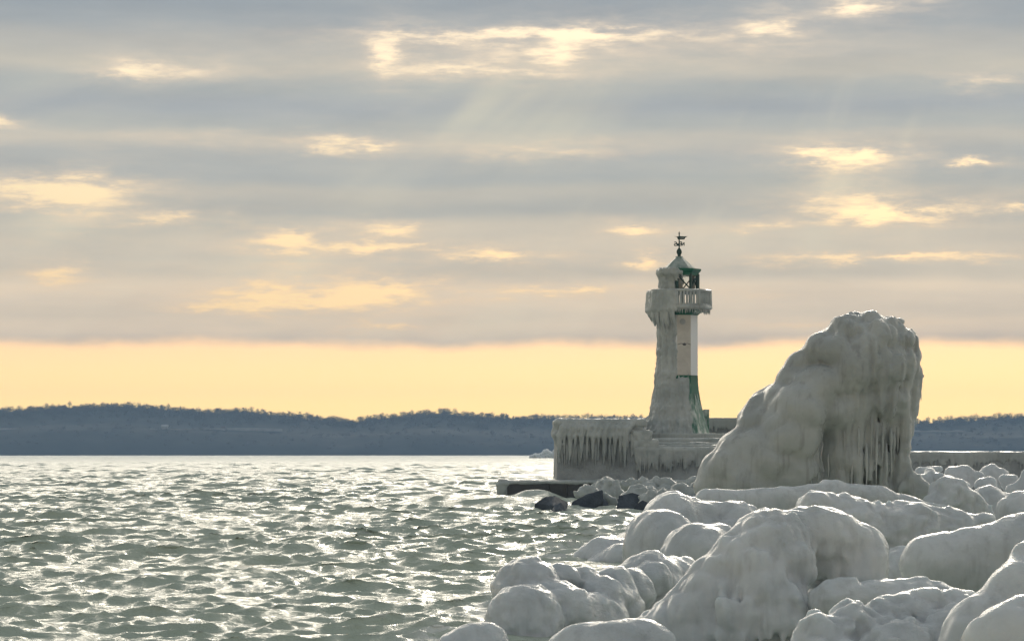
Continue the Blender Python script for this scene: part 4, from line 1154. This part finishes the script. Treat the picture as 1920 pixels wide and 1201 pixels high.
# ------------------------------------------------------------------ rocks and iced rocks beside the pier
def rock(label, d, pts, name='rock'):
    bm = bmesh.new()
    for (px, py, o) in pts: bm.verts.new(at(px, py, d + o))
    r_ = bmesh.ops.convex_hull(bm, input=bm.verts)
    for v in [v for v in bm.verts if not v.link_faces]: bm.verts.remove(v)
    bmesh.ops.bevel(bm, geom=list(bm.edges), offset=.025, segments=1, affect='EDGES')
    o = link(name, mesh_bm(name, bm), M['rock']); o.location.z = .10; tag(o, label, 'rock')
rock('dark angular rock furthest left in the surf below the apron', 142, [(1000, 966, 0), (1003, 947, 0), (1022, 934, .2), (1040, 932, .5), (1066, 945, 1.2), (1062, 968, .4), (1030, 972, -.5), (1035, 950, -.6), (1010, 960, 1.8), (1050, 965, 2)])
rock('low dark rock in the surf in front of the leftmost rock', 138, [(1027, 972, 0), (1040, 950, .2), (1052, 944, .4), (1066, 962, .4), (1068, 974, 0), (1040, 966, -.5), (1052, 974, 1.5)])
rock('tilted grey slab of rock leaning up to the right below the iced rocks', 144, [(1066, 966, 0), (1072, 944, .2), (1098, 930, .5), (1130, 921, .6), (1132, 940, .6), (1110, 964, 0), (1085, 970, 0), (1100, 968, 2), (1130, 960, 2), (1120, 925, 1.6)])
rock('black wet rock in shadow right of the tilted slab', 146.5, [(1100, 968, 0), (1130, 938, .2), (1190, 938, .5), (1200, 950, .3), (1170, 962, 0), (1120, 970, .5), (1150, 955, 2.5), (1195, 965, 2)])
rock('dark rock under drooping ice at the right end of the surf', 144, [(1155, 962, 0), (1160, 932, .3), (1185, 926, .5), (1214, 935, .5), (1222, 962, .2), (1190, 970, 0), (1180, 965, 2), (1215, 960, 2)])
rock('small bluish rock partly behind the big double domed boulder', 138, [(1183, 972, 0), (1190, 950, .2), (1205, 940, .3), (1225, 948, .3), (1230, 972, 0), (1205, 972, 1.5)])
IR = [('small iced rock above the tilted slab', 149, [(1088, 925, 10, 0), (1100, 918, 12, .2), (1112, 925, 13, .2), (1080, 922, 5, -.2), (1105, 933, 10, 0)], []),
      ('rounded iced rock with folded flanks beside the apron', 152, [(1137, 908, 15, 0), (1125, 915, 15, -.2), (1150, 912, 14, 0), (1140, 925, 18, -.3), (1112, 914, 8, -.2), (1158, 928, 14, -.2)], [((1130, 905, 8, -.3), (1108, 928, 6, -.8), .08), ((1140, 905, 8, -.5), (1124, 930, 6, -.9), .08)]),
      ('broad flat iced rock against the quay wall', 160, [(1185, 907, 13, 0), (1205, 905, 13, .3), (1228, 905, 12, .3), (1250, 906, 13, .2), (1265, 912, 9, 0), (1170, 912, 12, 0), (1215, 918, 16, -.3), (1245, 920, 14, -.3)], []),
      ('iced rock with drooping ice fingers over dark stone', 148, [(1185, 922, 11, 0), (1200, 918, 12, 0), (1218, 922, 12, .2), (1172, 932, 9, -.2)], [((1188, 922, 9, -.2), (1160, 940, 6, -.6), .08), ((1195, 920, 9, -.4), (1178, 945, 6, -.8), .08), ((1205, 922, 9, -.5), (1192, 948, 5, -.8), .08)]),
      ('curved claw of ice left of the big double domed boulder', 144, [(1222, 930, 11, 0), (1240, 926, 11, 0), (1206, 934, 8, -.2), (1255, 930, 12, .2)], [((1225, 928, 9, -.3), (1200, 944, 5, -.6), .08)]),
      ('low iced rocks between the quay wall and the tall ice sculpture', 150, [(1270, 915, 10, 0), (1285, 918, 12, 0), (1302, 914, 11, .2), (1265, 925, 12, -.2), (1290, 930, 16, -.2), (1310, 925, 14, 0)], []),
      ('small ice lump at the foot of the quay wall', 163, [(1300, 901, 9, 0), (1308, 904, 10, 0), (1292, 907, 7, 0)], []),
      ('pale broken ice wedge beside the tilted slab', 145.5, [(1140, 932, 6, 0), (1152, 940, 7, 0), (1146, 948, 6, 0)], [((1134, 925, 3, 0), (1150, 945, 6, 0), .06), ((1150, 945, 6, 0), (1185, 948, 3, 0), .06)])]
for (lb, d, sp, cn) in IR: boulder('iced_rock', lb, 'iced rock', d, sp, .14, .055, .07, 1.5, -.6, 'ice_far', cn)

# burst of spray behind the pier head
def spray():
    d = 1500.0; g = np.random.default_rng(31); sc = d / 262.0
    bm = bmesh.new(); V = []; F_ = []
    ico = bmesh.new(); bmesh.ops.create_icosphere(ico, subdivisions=1, radius=1); iv = np.array([v.co[:] for v in ico.verts]); ico.verts.index_update(); fi = np.array([[v.index for v in f.verts] for f in ico.faces]); ico.free(); bm.free()
    for i in range(1900):
        t = g.beta(2.2, 1.5); x = 994 + 62 * t; hmax = 18 * t ** .8 * (.75 + .3 * math.sin(t * 17)) + 1.5
        y = 858 - hmax * 1.15 * g.uniform(0, 1) ** .8; r = g.uniform(.05, .22) * sc * (1.0 if y > 840 else .8)
        c = at(x, y, d + g.uniform(-2, 2)); V.append(iv * r + c); F_.append(fi + 12 * i * 1)
    n = len(iv); F_ = [fi + n * i for i in range(len(V))]
    o = link('sea_spray', mesh_np('sea_spray', np.concatenate(V), np.concatenate(F_), True), M['snow'])
    tag(o, 'burst of white spray thrown up behind the pier head', 'spray', kind='stuff')
spray()

# gull gliding in front of the tower
def gull():
    d = 160.0; c = at(1283, 645, d)
    t = bpy.data.meshes.new('gull'); s = d / FPX
    bm = bmesh.new()
    add_tube(bm, [(-3.5 * s, -.12, .02), (-1 * s, -.05, 0), (1.2 * s, .05, 0), (3.4 * s, .15, -.01)], [.015, .075, .085, .02], 8)
    for sg in (-1, 1):
        P = [(0, 0, 1), (6 * sg, .5, 1.9), (12.5 * sg, 1.0, -.6)]; W = [.16, .13, .02]
        rows = []
        for (x, y, z), w in zip(P, W):
            x, z = x * s, z * s * .8
            rows.append([bm.verts.new((x, y * .1 - w, z)), bm.verts.new((x, y * .1, z + .022)), bm.verts.new((x, y * .1 + w, z - .005)), bm.verts.new((x, y * .1, z - .015))])
        for r0, r1 in zip(rows, rows[1:]):
            for j in range(4): bm.faces.new((r0[j], r0[(j + 1) % 4], r1[(j + 1) % 4], r1[j]))
        bm.faces.new(rows[-1])
    o = link('gull', mesh_bm('gull', bm, True), M['gull']); o.location = c
    tag(o, 'dark gull gliding with spread wings in front of the lighthouse tower', 'bird')
gull()


# ------------------------------------------------------------------ haze
bm = bmesh.new(); add_box(bm, -4300, 4300, -120, 3420, -4, 75)
hz = bpy.data.materials.new('sea_haze'); hz.use_nodes = True; ht = hz.node_tree; ht.nodes.clear()
ho = ht.nodes.new('ShaderNodeOutputMaterial'); hv = ht.nodes.new('ShaderNodeVolumePrincipled')
hv.inputs['Color'].default_value = (0.44, 0.68, 1.0, 1); hv.inputs['Density'].default_value = 0.00019
hv.inputs['Anisotropy'].default_value = 0.0
ht.links.new(hv.outputs[0], ho.inputs['Volume'])
o = link('haze', mesh_bm('haze', bm), hz); tag(o, kind='stuff')
